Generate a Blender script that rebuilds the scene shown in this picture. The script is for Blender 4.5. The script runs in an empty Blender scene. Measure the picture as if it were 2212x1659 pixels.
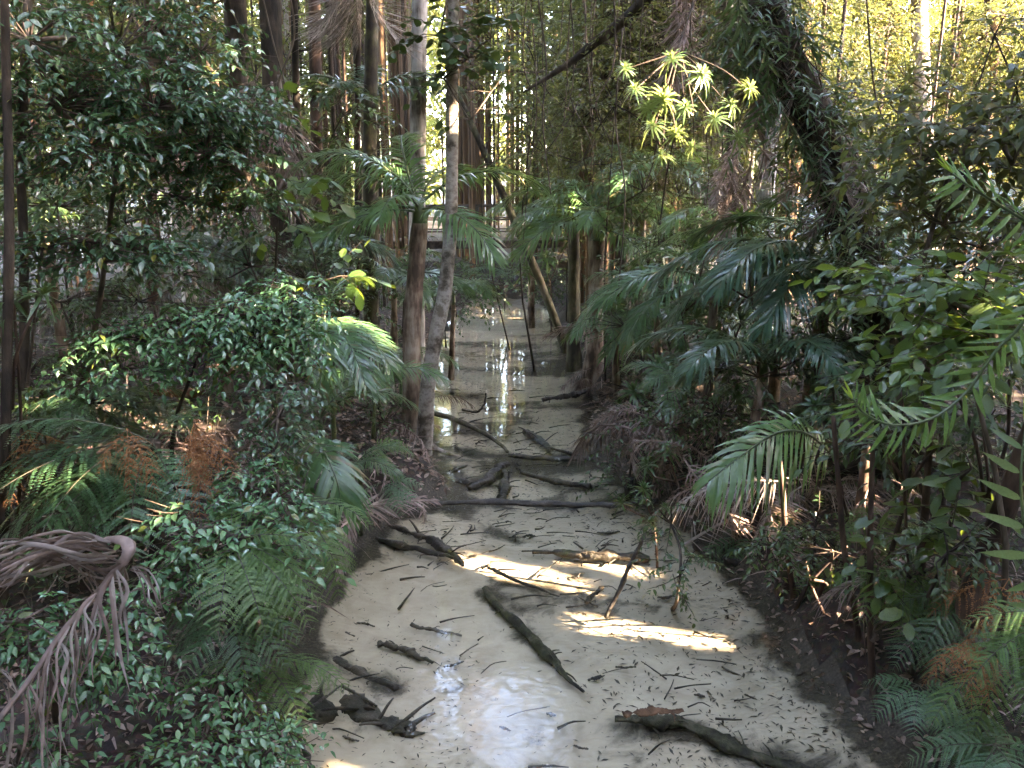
import bpy, math, random
import numpy as np

# ------------------------------------------------------------------ scene, camera, light
sc = bpy.context.scene
COL = sc.collection
PI = math.pi
R = random.Random(11)
rng = np.random.default_rng(11)

EYE = np.array([0.0, 0.0, 3.2])
PITCH = math.radians(14)
cam_d = bpy.data.cameras.new('camera')
cam_d.sensor_fit = 'HORIZONTAL'
cam_d.angle = 2 * math.atan(512 / 819)
cam_d.clip_start, cam_d.clip_end = 0.05, 600
cam = bpy.data.objects.new('camera', cam_d)
COL.objects.link(cam)
cam.location = EYE
cam.rotation_euler = (PI / 2 - PITCH, 0, 0)
sc.camera = cam

SUN_AZ, SUN_EL = math.radians(112), math.radians(29)
SUN = np.array([math.sin(SUN_AZ) * math.cos(SUN_EL), math.cos(SUN_AZ) * math.cos(SUN_EL), math.sin(SUN_EL)])
world = bpy.data.worlds.new('World')
sc.world = world
world.use_nodes = True
wn = world.node_tree.nodes
sky = wn.new('ShaderNodeTexSky')
sky.sky_type = 'NISHITA'
sky.sun_disc = False
sky.sun_elevation = SUN_EL
sky.sun_rotation = SUN_AZ
sky.air_density = 1.0
sky.dust_density = 1.6
world.node_tree.links.new(sky.outputs[0], wn['Background'].inputs[0])
wn['Background'].inputs[1].default_value = 0.15
sun_d = bpy.data.lights.new('sun', 'SUN')
sun_d.energy = 2.1
sun_d.angle = math.radians(0.53)
sun_d.color = (1.0, 0.85, 0.64)
sun = bpy.data.objects.new('sun', sun_d)
COL.objects.link(sun)
from mathutils import Vector, Matrix
sun.rotation_euler = Vector((-SUN[0], -SUN[1], -SUN[2])).to_track_quat('-Z', 'Y').to_euler()
sc.view_settings.view_transform = 'Standard'
sc.view_settings.look = 'None'
sc.view_settings.gamma = 1
sc.view_settings.use_curve_mapping = False
sc.view_settings.exposure = 6.3
sc.view_settings.use_white_balance = True
sc.view_settings.white_balance_temperature = 7750
sc.view_settings.white_balance_tint = 21
cy = sc.cycles
cy.max_bounces = 8
cy.diffuse_bounces = 3
cy.glossy_bounces = 3
cy.transmission_bounces = 5
cy.transparent_max_bounces = 12
cy.sample_clamp_indirect = 6
cy.use_denoising = True
cy.denoiser = 'OPENIMAGEDENOISE'
cy.denoising_input_passes = 'RGB_ALBEDO_NORMAL'
cy.denoising_prefilter = 'NONE'
cy.caustics_reflective = False
cy.caustics_refractive = False

# ------------------------------------------------------------------ placing helpers
K = 1024 / 2212 / 819
FWD = np.array([0, math.cos(PITCH), -math.sin(PITCH)])
UPV = np.array([0, math.sin(PITCH), math.cos(PITCH)])
Z = np.array([0, 0, 1.0])


def ray(x, y):
    return FWD + np.array([1.0, 0, 0]) * (x - 1106) * K - UPV * (y - 829.5) * K


def P(x, y, Y):
    d = ray(x, y)
    return EYE + d * (Y / d[1])


def G(x, y, z=0.0):
    d = ray(x, y)
    return EYE + d * ((z - EYE[2]) / d[2])


def nrm(a):
    a = np.asarray(a, float)
    return a / np.maximum(np.linalg.norm(a, axis=-1, keepdims=True), 1e-9)


def project(p):
    """pixel (2212 wide) and depth of world points, to rank what shows largest"""
    q = p - EYE
    dep = q @ FWD
    dd = np.maximum(dep, 1e-3)
    return 1106 + q[:, 0] / dd / K, 829.5 - (q @ UPV) / dd / K, dep


_lat = rng.random((256, 256))


def vnoise(x, y, f=1.0, s=0):
    x = np.asarray(x) * f + 17.3 * s + 500
    y = np.asarray(y) * f + 9.7 * s + 500
    i, j = np.floor(x).astype(int), np.floor(y).astype(int)
    u, v = x - i, y - j
    u, v = u * u * (3 - 2 * u), v * v * (3 - 2 * v)
    a = _lat[i % 256, j % 256]; b = _lat[(i + 1) % 256, j % 256]
    c = _lat[i % 256, (j + 1) % 256]; d = _lat[(i + 1) % 256, (j + 1) % 256]
    return (a * (1 - u) + b * u) * (1 - v) + (c * (1 - u) + d * u) * v - 0.5


# ------------------------------------------------------------------ mesh helpers
class Geo:
    def __init__(self):
        self.v, self.f, self.n = [], [], 0

    def add(self, vf, mi=0):
        V, F = vf
        V = np.asarray(V, float).reshape(-1, 3)
        if isinstance(F, list):
            for f in F:
                self.f.append((np.asarray(f, np.int64) + self.n, mi))
        else:
            self.f.append((np.asarray(F, np.int64) + self.n, mi))
        self.v.append(V)
        self.n += len(V)
        return self

    def mesh(self, name, mats, off=None, smooth=True):
        me = bpy.data.meshes.new(name)
        V = np.concatenate(self.v)
        if off is not None:
            V = V - np.asarray(off)
        me.vertices.add(len(V))
        me.vertices.foreach_set('co', V.astype(np.float32).ravel())
        li = np.concatenate([f.ravel() for f, m in self.f])
        tot = np.concatenate([np.full(len(f), f.shape[1]) for f, m in self.f])
        mi = np.concatenate([np.full(len(f), m) for f, m in self.f])
        st = np.concatenate([[0], np.cumsum(tot)[:-1]])
        me.loops.add(len(li))
        me.loops.foreach_set('vertex_index', li.astype(np.int32))
        me.polygons.add(len(tot))
        me.polygons.foreach_set('loop_start', st.astype(np.int32))
        me.polygons.foreach_set('material_index', mi.astype(np.int32))
        me.polygons.foreach_set('use_smooth', np.full(len(tot), smooth))
        for m in (mats if isinstance(mats, (list, tuple)) else [mats]):
            me.materials.append(m)
        me.update(calc_edges=True)
        return me


def link(name, data, parent=None):
    o = bpy.data.objects.new(name, data)
    COL.objects.link(o)
    if parent is not None:
        o.parent = parent
    return o


def tag(o, label=None, cat=None, group=None, kind=None):
    if label: o['label'] = label
    if cat: o['category'] = cat
    if group: o['group'] = group
    if kind: o['kind'] = kind
    return o


def thing(name, label, cat, loc=(0, 0, 0), group=None):
    o = link(name, None)
    o.empty_display_size = 0.1
    o.location = [float(c) for c in loc]
    return tag(o, label, cat, group)


def base_of(o):
    return np.array(o.location)


def part(name, geo, mats, parent, kind=None, smooth=True):
    o = link(name, geo.mesh(name, mats, base_of(parent), smooth), parent)
    return tag(o, kind=kind)


def mat4(pos, x, y, z):
    return Matrix(((x[0], y[0], z[0], pos[0]), (x[1], y[1], z[1], pos[1]), (x[2], y[2], z[2], pos[2]), (0, 0, 0, 1)))


def spline(pts, m):
    p = np.asarray(pts, float)
    if len(p) == 2:
        t = np.linspace(0, 1, m)[:, None]
        return p[0] * (1 - t) + p[1] * t
    q = np.vstack([2 * p[0] - p[1], p, 2 * p[-1] - p[-2]])
    u = np.linspace(0, len(p) - 1 - 1e-6, m)
    i = u.astype(int); t = (u - i)[:, None]
    a, b, c, d = q[i], q[i + 1], q[i + 2], q[i + 3]
    return 0.5 * (2 * b + (c - a) * t + (2 * a - 5 * b + 4 * c - d) * t ** 2 + (3 * b - a - 3 * c + d) * t ** 3)


def tube(pts, rad, n=7, m=None, rough=0.0, seed=0, flat=1.0):
    """closed tapered tube along a spline; rough pushes the skin in and out"""
    c = spline(pts, m) if m else np.asarray(pts, float)
    k = len(c)
    r = np.interp(np.linspace(0, 1, k), np.linspace(0, 1, len(np.atleast_1d(rad))), np.atleast_1d(rad)) if np.size(rad) > 1 else np.full(k, float(np.ravel(rad)[0]))
    T = nrm(np.gradient(c, axis=0))
    ref = np.array([1.0, 0, 0]) if abs(T[0][0]) < 0.8 else np.array([0, 1.0, 0])
    A = np.zeros_like(T); a = ref
    for i in range(k):
        a = a - T[i] * (a @ T[i]); a = a / (np.linalg.norm(a) + 1e-9); A[i] = a
    B = np.cross(T, A)
    th = np.linspace(0, 2 * PI, n, endpoint=False)
    rr = r[:, None] * np.ones(n)
    if rough:
        g = np.random.default_rng(seed)
        lump = g.normal(0, 1, (k, n)); lump = (lump + np.roll(lump, 1, 1) + np.roll(lump, 1, 0)) / 2
        ridge = g.normal(0, 1, n)[None, :]
        rr = rr * (1 + rough * (0.6 * lump + 0.5 * ridge))
    V = c[:, None, :] + rr[..., None] * (np.cos(th)[None, :, None] * A[:, None, :] + flat * np.sin(th)[None, :, None] * B[:, None, :])
    V = np.vstack([V.reshape(-1, 3), c[0], c[-1] + T[-1] * r[-1] * 0.4])
    i = np.arange(k - 1)[:, None] * n; j = np.arange(n)[None, :]; j2 = (j + 1) % n
    q = np.stack([i + j, i + j2, i + n + j2, i + n + j], -1).reshape(-1, 4)
    e = np.arange(n); e2 = (e + 1) % n; s0, s1 = k * n, k * n + 1
    t1 = np.stack([np.full(n, s0), e2, e], -1)
    t2 = np.stack([np.full(n, s1), (k - 1) * n + e, (k - 1) * n + e2], -1)
    return V, [q, t1, t2]


def sticks(A, B, ra, rb):
    """many thin three-sided twigs A->B at once"""
    A, B = np.atleast_2d(A), np.atleast_2d(B)
    n = len(A)
    T = nrm(B - A)
    ref = np.where(np.abs(T[:, 2:3]) > 0.8, np.array([[1.0, 0, 0]]), np.array([[0, 0, 1.0]]))
    X = nrm(np.cross(T, ref)); Y = np.cross(T, X)
    ra, rb = np.broadcast_to(ra, n)[:, None], np.broadcast_to(rb, n)[:, None]
    vs = []
    for C, r in ((A, ra), (B, rb)):
        for a in (0, 2 * PI / 3, 4 * PI / 3):
            vs.append(C + r * (math.cos(a) * X + math.sin(a) * Y))
    V = np.stack(vs, 1).reshape(-1, 3)
    f = np.array([[0, 1, 4, 3], [1, 2, 5, 4], [2, 0, 3, 5]])
    return V, (np.arange(n)[:, None, None] * 6 + f).reshape(-1, 4)


def box(cx, cy_, cz, sx, sy, sz):
    V = np.array([[x, y, z] for z in (-.5, .5) for y in (-.5, .5) for x in (-.5, .5)]) * (sx, sy, sz) + (cx, cy_, cz)
    return V, np.array([[0, 2, 3, 1], [4, 5, 7, 6], [0, 1, 5, 4], [2, 6, 7, 3], [0, 4, 6, 2], [1, 3, 7, 5]])


# leaf shapes: stem at 0, tip at +Y 1, upper face +Z
def leaf_shape(w, ts, ws, fold=0.12, droop=0.15):
    V = [(0, 0, 0)]
    for t, q in zip(ts, ws):
        z = -droop * t * t
        V += [(-w * q / 2, t, z + fold * w * q), (0, t, z), (w * q / 2, t, z + fold * w * q)]
    V.append((0, 1, -droop))
    F = [(0, 2, 1), (0, 3, 2)]
    k = len(ts)
    for i in range(k - 1):
        a = 1 + 3 * i
        F += [(a, a + 1, a + 4), (a, a + 4, a + 3), (a + 1, a + 2, a + 5), (a + 1, a + 5, a + 4)]
    a = 1 + 3 * (k - 1); e = len(V) - 1
    F += [(a, a + 1, e), (a + 1, a + 2, e)]
    return np.array(V, float), np.array(F)


OVATE = leaf_shape(0.46, (0.22, 0.5, 0.8), (0.82, 1.0, 0.42), 0.14, 0.28)
BROAD = leaf_shape(0.55, (0.25, 0.6, 0.86), (0.75, 1.0, 0.55), 0.1, 0.12)
LANCE = leaf_shape(0.17, (0.15, 0.45, 0.75), (0.75, 1.0, 0.62), 0.16, 0.25)
ROUND = leaf_shape(0.85, (0.2, 0.5, 0.82), (0.8, 1.0, 0.65), 0.06, 0.1)
DIAM = (np.array([(0, 0, 0), (-.24, .45, .04), (.24, .45, .04), (0, 1, -.12)], float), np.array([(0, 3, 1), (0, 2, 3)]))
SPLAT = (np.array([(0, 0, 0), (-.36, .4, .05), (.36, .5, .05), (0, 1, -.1)], float), np.array([(0, 3, 1), (0, 2, 3)]))


def frames(d, up):
    y = nrm(d)
    x = nrm(np.cross(y, up))
    return x, y, np.cross(x, y)


def place(tpl, pos, d, up, size):
    V0, F0 = tpl
    x, y, z = frames(d, up)
    size = np.broadcast_to(size, len(pos))[:, None, None]
    V = pos[:, None, :] + size * (V0[None, :, 0:1] * x[:, None] + V0[None, :, 1:2] * y[:, None] + V0[None, :, 2:3] * z[:, None])
    F = np.arange(len(pos))[:, None, None] * len(V0) + F0[None]
    return V.reshape(-1, 3), F.reshape(-1, F0.shape[1])


# gaps the sun comes through: (point it reaches, radius)
GAPS = []


def sun_free(p, m=0.0):
    """True where a leaf may stand: outside every gap the sun shines through"""
    ok = np.ones(len(p), bool)
    for c, r in GAPS:
        q = p - c
        t = q @ SUN
        d2 = (q * q).sum(1) - t * t
        ok &= ~((t > 0.25) & (d2 < (r + m) ** 2))
    return ok


SKY = []      # openings in the canopy that the water mirrors: (point on the water, direction, pixels, path)


def sky_free(p):
    ok = np.ones(len(p), bool)
    for c, d, px, d0 in SKY:
        q = p - c
        t = q @ d
        d2 = (q * q).sum(1) - t * t
        ok &= ~((t > 3) & (d2 < (px * K * (d0 + t)) ** 2))
    return ok


for x, y, px in ((1040, 1610, 48), (1025, 1535, 26), (985, 1480, 38), (990, 1425, 22), (870, 1470, 26), (1110, 1645, 36), (1230, 1645, 20), (1720, 1530, 24)):
    c_ = G(x, y, 0); d_ = nrm(c_ - EYE)
    SKY.append((c_, d_ * [1, 1, -1], px, float(np.linalg.norm(c_ - EYE))))


def sprays(O, D, L, K_, size, g, droop=0.25, upj=0.35, spread=0.95):
    """leaves left and right along twigs O + D*L; returns pos, dir, up, size"""
    M = len(O)
    t = (np.arange(K_) + 1.0) / K_
    pos = O[:, None] + D[:, None] * (L[:, None] * t)[..., None] - Z * (droop * (L[:, None] * t * t))[..., None]
    sv = nrm(np.cross(D, Z) + g.normal(0, .12, D.shape))
    sgn = np.where(np.arange(K_) % 2 == 0, 1.0, -1.0); sgn[-1] = 0.0
    d = 0.55 * D[:, None] + spread * sgn[None, :, None] * sv[:, None] - 0.35 * Z + g.normal(0, .28, (M, K_, 3))
    up = Z + g.normal(0, upj, (M, K_, 3))
    s = size * g.uniform(.65, 1.2, (M, K_))
    return pos.reshape(-1, 3), nrm(d.reshape(-1, 3)), nrm(up.reshape(-1, 3)), s.ravel()


# ------------------------------------------------------------------ materials
def new_mat(name):
    m = bpy.data.materials.new(name)
    m.use_nodes = True
    nt = m.node_tree
    nt.nodes.clear()
    return m, nt, nt.nodes, nt.links


def ramp(nodes, stops):
    r = nodes.new('ShaderNodeValToRGB')
    e = r.color_ramp.elements
    while len(e) < len(stops): e.new(0.5)
    for el, (p, c) in zip(e, stops):
        el.position = p
        el.color = (*c, 1) if len(c) == 3 else c
    return r


def leaf_mat(name, cols, trans=(0.3, 0.42, 0.06), tfac=0.3, rough=0.36, spec=0.65, accent=None):
    m, nt, N, L = new_mat(name)
    out = N.new('ShaderNodeOutputMaterial')
    oi = N.new('ShaderNodeObjectInfo'); ge = N.new('ShaderNodeNewGeometry')
    ad = N.new('ShaderNodeMath'); ad.operation = 'ADD'
    fr = N.new('ShaderNodeMath'); fr.operation = 'FRACT'
    L.new(oi.outputs['Random'], ad.inputs[0]); L.new(ge.outputs['Random Per Island'], ad.inputs[1]); L.new(ad.outputs[0], fr.inputs[0])
    k = len(cols)
    rp = ramp(N, [(i / max(k - 1, 1) * (.93 if accent else 1), c) for i, c in enumerate(cols)] + ([(.96, accent), (1, accent)] if accent else []))
    L.new(fr.outputs[0], rp.inputs[0])
    tc = N.new('ShaderNodeTexCoord'); no = N.new('ShaderNodeTexNoise')
    no.inputs['Scale'].default_value = 23; no.inputs['Detail'].default_value = 3
    L.new(tc.outputs['Object'], no.inputs['Vector'])
    mr = N.new('ShaderNodeMapRange'); mr.inputs[1].default_value = .3; mr.inputs[2].default_value = .7; mr.inputs[3].default_value = .72; mr.inputs[4].default_value = 1.25
    L.new(no.outputs[0], mr.inputs[0])
    mx = N.new('ShaderNodeVectorMath'); mx.operation = 'SCALE'
    L.new(rp.outputs[0], mx.inputs[0]); L.new(mr.outputs[0], mx.inputs['Scale'])
    bs = N.new('ShaderNodeBsdfPrincipled')
    L.new(mx.outputs[0], bs.inputs['Base Color'])
    bs.inputs['Roughness'].default_value = rough
    bs.inputs['Specular IOR Level'].default_value = spec
    bu = N.new('ShaderNodeBump'); bu.inputs['Strength'].default_value = .25; bu.inputs['Distance'].default_value = .01
    L.new(no.outputs[0], bu.inputs['Height']); L.new(bu.outputs[0], bs.inputs['Normal'])
    if tfac:
        tr = N.new('ShaderNodeBsdfTranslucent'); tr.inputs[0].default_value = (*trans, 1)
        mi = N.new('ShaderNodeMixShader'); mi.inputs[0].default_value = tfac
        L.new(bs.outputs[0], mi.inputs[1]); L.new(tr.outputs[0], mi.inputs[2]); L.new(mi.outputs[0], out.inputs[0])
    else:
        L.new(bs.outputs[0], out.inputs[0])
    return m


def bark_mat(name, cols, scale=(9, 9, 2.2), rough=0.85, bump=0.6, detail=8):
    """cols: dark crack .. light face, patched by large noise"""
    m, nt, N, L = new_mat(name)
    out = N.new('ShaderNodeOutputMaterial')
    tc = N.new('ShaderNodeTexCoord'); mp = N.new('ShaderNodeMapping'); mp.inputs['Scale'].default_value = scale
    L.new(tc.outputs['Object'], mp.inputs[0])
    n1 = N.new('ShaderNodeTexNoise'); n1.inputs['Scale'].default_value = 1.6; n1.inputs['Detail'].default_value = detail; n1.inputs['Roughness'].default_value = .68
    L.new(mp.outputs[0], n1.inputs['Vector'])
    n2 = N.new('ShaderNodeTexNoise'); n2.inputs['Scale'].default_value = 3.2; n2.inputs['Detail'].default_value = 5
    L.new(tc.outputs['Object'], n2.inputs['Vector'])
    av = N.new('ShaderNodeMath'); av.operation = 'ADD'
    h = N.new('ShaderNodeMath'); h.operation = 'MULTIPLY'; h.inputs[1].default_value = .5
    L.new(n1.outputs[0], av.inputs[0]); L.new(n2.outputs[0], av.inputs[1]); L.new(av.outputs[0], h.inputs[0])
    k = len(cols)
    rp = ramp(N, [(.41 + .19 * i / (k - 1), c) for i, c in enumerate(cols)])
    L.new(h.outputs[0], rp.inputs[0])
    bs = N.new('ShaderNodeBsdfPrincipled'); bs.inputs['Roughness'].default_value = rough
    L.new(rp.outputs[0], bs.inputs['Base Color'])
    bu = N.new('ShaderNodeBump'); bu.inputs['Strength'].default_value = bump; bu.inputs['Distance'].default_value = .02
    L.new(n1.outputs[0], bu.inputs['Height']); L.new(bu.outputs[0], bs.inputs['Normal'])
    L.new(bs.outputs[0], out.inputs[0])
    return m


M = {}
M['shrub'] = leaf_mat('glossy_shrub_leaf', [(0.0308, 0.084, 0.0588), (0.0504, 0.1232, 0.0728), (0.077, 0.161, 0.084), (0.0392, 0.0952, 0.07)], (.14, .24, .05), .2, .25, 1.0, (.12, .12, .03))
M['bush'] = leaf_mat('bush_leaf', [(0.0562, 0.156, 0.0874), (0.0874, 0.2184, 0.1092), (0.1217, 0.2652, 0.117), (0.0562, 0.156, 0.1014)], (.16, .3, .06), .22, .26, 1.0, (.1, .13, .03))
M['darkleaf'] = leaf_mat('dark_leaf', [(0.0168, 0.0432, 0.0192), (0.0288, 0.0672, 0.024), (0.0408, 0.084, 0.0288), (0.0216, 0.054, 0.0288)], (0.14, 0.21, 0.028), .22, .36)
M['broad'] = leaf_mat('broad_leaf', [(0.0304, 0.0761, 0.0254), (0.0507, 0.1115, 0.0304), (0.0761, 0.1318, 0.0304), (0.0355, 0.0862, 0.0406)], (0.224, 0.322, 0.035), .3, .3)
M['midleaf'] = leaf_mat('mid_green_leaf', [(0.0276, 0.0483, 0.0207), (0.046, 0.0667, 0.0253), (0.0633, 0.0782, 0.0299), (0.0575, 0.046, 0.0253)], (.22, .24, .06), .28, .5, .3, (.11, .09, .03))
M['lit'] = leaf_mat('sun_tinted_leaf', [(.05, .085, .022), (.08, .12, .03), (.11, .13, .04), (.085, .075, .03)], (.42, .44, .12), .4, .4)  # brighter, yellower leaf copy: sunlight on the far trees put into the colour
M['palm'] = leaf_mat('palm_leaflet', [(0.0351, 0.0972, 0.0459), (0.054, 0.135, 0.0567), (0.0743, 0.162, 0.0621), (0.0405, 0.108, 0.0607)], (.18, .28, .05), .26, .28, .7, (.15, .12, .06))
M['palmlight'] = leaf_mat('lit_tint_palm_leaflet', [(0.0517, 0.1323, 0.0517), (0.0747, 0.1667, 0.0633), (0.092, 0.1898, 0.0747)], (.24, .38, .07), .3, .28, .7, (.2, .17, .09))  # brighter copy of the palm leaflet: light on the crown put into the colour
M['palmblue'] = leaf_mat('dark_palm_leaflet', [(0.023, 0.0675, 0.0432), (0.0324, 0.0864, 0.054), (0.0486, 0.108, 0.0567)], (.13, .22, .05), .24, .28, .7, (.11, .085, .05))
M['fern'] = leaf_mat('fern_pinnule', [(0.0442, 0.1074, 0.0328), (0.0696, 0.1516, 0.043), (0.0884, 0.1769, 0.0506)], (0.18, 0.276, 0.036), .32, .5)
M['fernblue'] = leaf_mat('bluish_fern_pinnule', [(0.0338, 0.091, 0.0468), (0.0494, 0.1235, 0.0598), (0.065, 0.1495, 0.0676)], (.14, .26, .07), .25, .36)  # fern green shifted towards blue
M['fernstalk'] = leaf_mat('brown_fern_stalk', [(.04, .045, .02), (.06, .055, .03)], tfac=0, rough=.5)
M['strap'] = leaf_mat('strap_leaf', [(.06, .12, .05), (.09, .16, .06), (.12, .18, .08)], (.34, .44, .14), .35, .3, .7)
M['strapdark'] = leaf_mat('shade_tinted_strap_leaf', [(0.0238, 0.0648, 0.0302), (0.0378, 0.0918, 0.0367), (0.054, 0.108, 0.0432)], (0.15, 0.228, 0.036), .28, .32)  # darker copy of the strap leaf: shade put into the colour
M['newleaf'] = leaf_mat('new_shoot_leaf', [(.13, .24, .03), (.17, .29, .04)], (.5, .65, .1), .4, .3)
M['rachis'] = leaf_mat('green_stalk', [(.04, .075, .025), (.06, .09, .03)], tfac=0, rough=.45)
M['dead'] = leaf_mat('dead_frond', [(0.144, 0.102, 0.0888), (0.228, 0.168, 0.15), (0.336, 0.264, 0.24), (0.18, 0.126, 0.108)], (.25, .16, .11), .12, .6, .3)
M['deadfern'] = leaf_mat('dead_fern', [(0.1875, 0.0813, 0.0375), (0.275, 0.125, 0.0562), (0.35, 0.1812, 0.0875), (0.1375, 0.0688, 0.0375)], (.35, .15, .06), .18, .7, .2)
M['shootleaf'] = leaf_mat('shoot_leaf', [(.05, .13, .05), (.075, .17, .065), (.1, .2, .08)], (.3, .46, .09), .3, .25, .9)
M['deadgrey'] = leaf_mat('grey_dead_frond', [(0.21, 0.168, 0.1522), (0.315, 0.273, 0.2467), (0.378, 0.3255, 0.2992)], (.3, .22, .16), .12, .6, .3)
M['litter'] = leaf_mat('litter_leaf', [(.07, .042, .03), (.16, .1, .075), (.3, .22, .18), (.1, .06, .045), (.22, .145, .1)], tfac=0, rough=.55)
M['debris'] = leaf_mat('wet_debris', [(.018, .013, .01), (.035, .026, .018), (.05, .04, .022)], tfac=0, rough=.35)
M['twig'] = bark_mat('twig_bark', [(.035, .025, .018), (.075, .055, .04), (.13, .1, .08)], bump=.3)
M['palmbark'] = bark_mat('palm_trunk_bark', [(.05, .032, .022), (.13, .085, .06), (.24, .185, .14), (.32, .27, .22)], (6, 6, 1.4), bump=.7)
M['palebark'] = bark_mat('pale_blotched_bark', [(.06, .048, .036), (.2, .17, .145), (.34, .31, .28), (.13, .11, .085)], (5, 5, 6), bump=.3)
M['whitebark'] = bark_mat('white_bark', [(.07, .06, .055), (.3, .28, .27), (.5, .48, .47)], (6, 6, .8), bump=.35)
M['darkbark'] = bark_mat('dark_rough_bark', [(.012, .009, .007), (.04, .028, .02), (.085, .06, .045)], (7, 7, 1.6), bump=1.0)
M['mossbark'] = bark_mat('mossy_bark', [(.015, .012, .009), (.04, .033, .02), (.06, .06, .028), (.12, .1, .075)], (6, 6, 2), bump=.8)
M['redbark'] = bark_mat('reddish_sapling_bark', [(.02, .011, .008), (.065, .036, .025), (.12, .075, .055)], (8, 8, 2), bump=.5)
M['tanbark'] = bark_mat('tan_grove_bark', [(.045, .026, .014), (.12, .07, .036), (.2, .125, .07)], (6, 6, 1.2), bump=.5)
M['wetlog'] = bark_mat('wet_log', [(.006, .005, .004), (.016, .012, .009), (.04, .031, .024), (.075, .06, .048)], (7, 7, 7), rough=.5, bump=1.0)
M['mosslog'] = bark_mat('moss_covered_log', [(.005, .004, .003), (.016, .013, .008), (.032, .032, .014), (.07, .06, .044)], (8, 8, 8), rough=.7, bump=1.0)
M['orangelog'] = bark_mat('orange_rotten_wood', [(.04, .02, .01), (.11, .055, .028), (.19, .1, .055)], (5, 5, 9), bump=.8)
M['board'] = bark_mat('weathered_board', [(.035, .026, .02), (.075, .057, .042), (.12, .095, .072)], (3, 20, 3), bump=.3)
M['joist'] = bark_mat('dark_timber', [(.02, .016, .012), (.05, .04, .03), (.08, .065, .05)], (4, 4, 4), bump=.3)


def water_mat():
    m, nt, N, L = new_mat('stream_water')
    out = N.new('ShaderNodeOutputMaterial')
    tc = N.new('ShaderNodeTexCoord')
    mp = N.new('ShaderNodeMapping'); mp.inputs['Scale'].default_value = (1.0, .75, 1)
    L.new(tc.outputs['Object'], mp.inputs[0])
    a = N.new('ShaderNodeTexNoise'); a.inputs['Scale'].default_value = 10; a.inputs['Detail'].default_value = 3; a.inputs['Distortion'].default_value = .6
    b = N.new('ShaderNodeTexNoise'); b.inputs['Scale'].default_value = 2.1; b.inputs['Detail'].default_value = 2
    for n in (a, b): L.new(mp.outputs[0], n.inputs['Vector'])
    # the shallow riffle near the bridge is livelier than the still pool upstream
    sp = N.new('ShaderNodeSeparateXYZ'); L.new(tc.outputs['Object'], sp.inputs[0])
    mr = N.new('ShaderNodeMapRange'); mr.inputs[1].default_value = 4.6; mr.inputs[2].default_value = 7.5; mr.inputs[3].default_value = .13; mr.inputs[4].default_value = .02
    L.new(sp.outputs[1], mr.inputs[0])
    bu = N.new('ShaderNodeBump'); bu.inputs['Distance'].default_value = .02
    L.new(mr.outputs[0], bu.inputs['Strength']); L.new(a.outputs[0], bu.inputs['Height'])
    b2 = N.new('ShaderNodeBump'); b2.inputs['Distance'].default_value = .05; b2.inputs['Strength'].default_value = .06
    L.new(b.outputs[0], b2.inputs['Height']); L.new(bu.outputs[0], b2.inputs['Normal'])
    lw = N.new('ShaderNodeLayerWeight'); lw.inputs[0].default_value = .5; L.new(b2.outputs[0], lw.inputs['Normal'])
    pw = N.new('ShaderNodeMath'); pw.operation = 'POWER'; pw.inputs[1].default_value = 5; L.new(lw.outputs['Facing'], pw.inputs[0])
    fr = N.new('ShaderNodeMath'); fr.operation = 'MULTIPLY_ADD'; fr.inputs[1].default_value = .98; fr.inputs[2].default_value = .02; L.new(pw.outputs[0], fr.inputs[0])
    tr = N.new('ShaderNodeBsdfTransparent'); tr.inputs[0].default_value = (.93, .945, .9, 1)
    gl = N.new('ShaderNodeBsdfGlossy'); gl.inputs['Roughness'].default_value = .03; L.new(b2.outputs[0], gl.inputs['Normal'])
    mi = N.new('ShaderNodeMixShader')
    L.new(fr.outputs[0], mi.inputs[0]); L.new(tr.outputs[0], mi.inputs[1]); L.new(gl.outputs[0], mi.inputs[2])
    L.new(mi.outputs[0], out.inputs[0])
    return m


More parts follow.
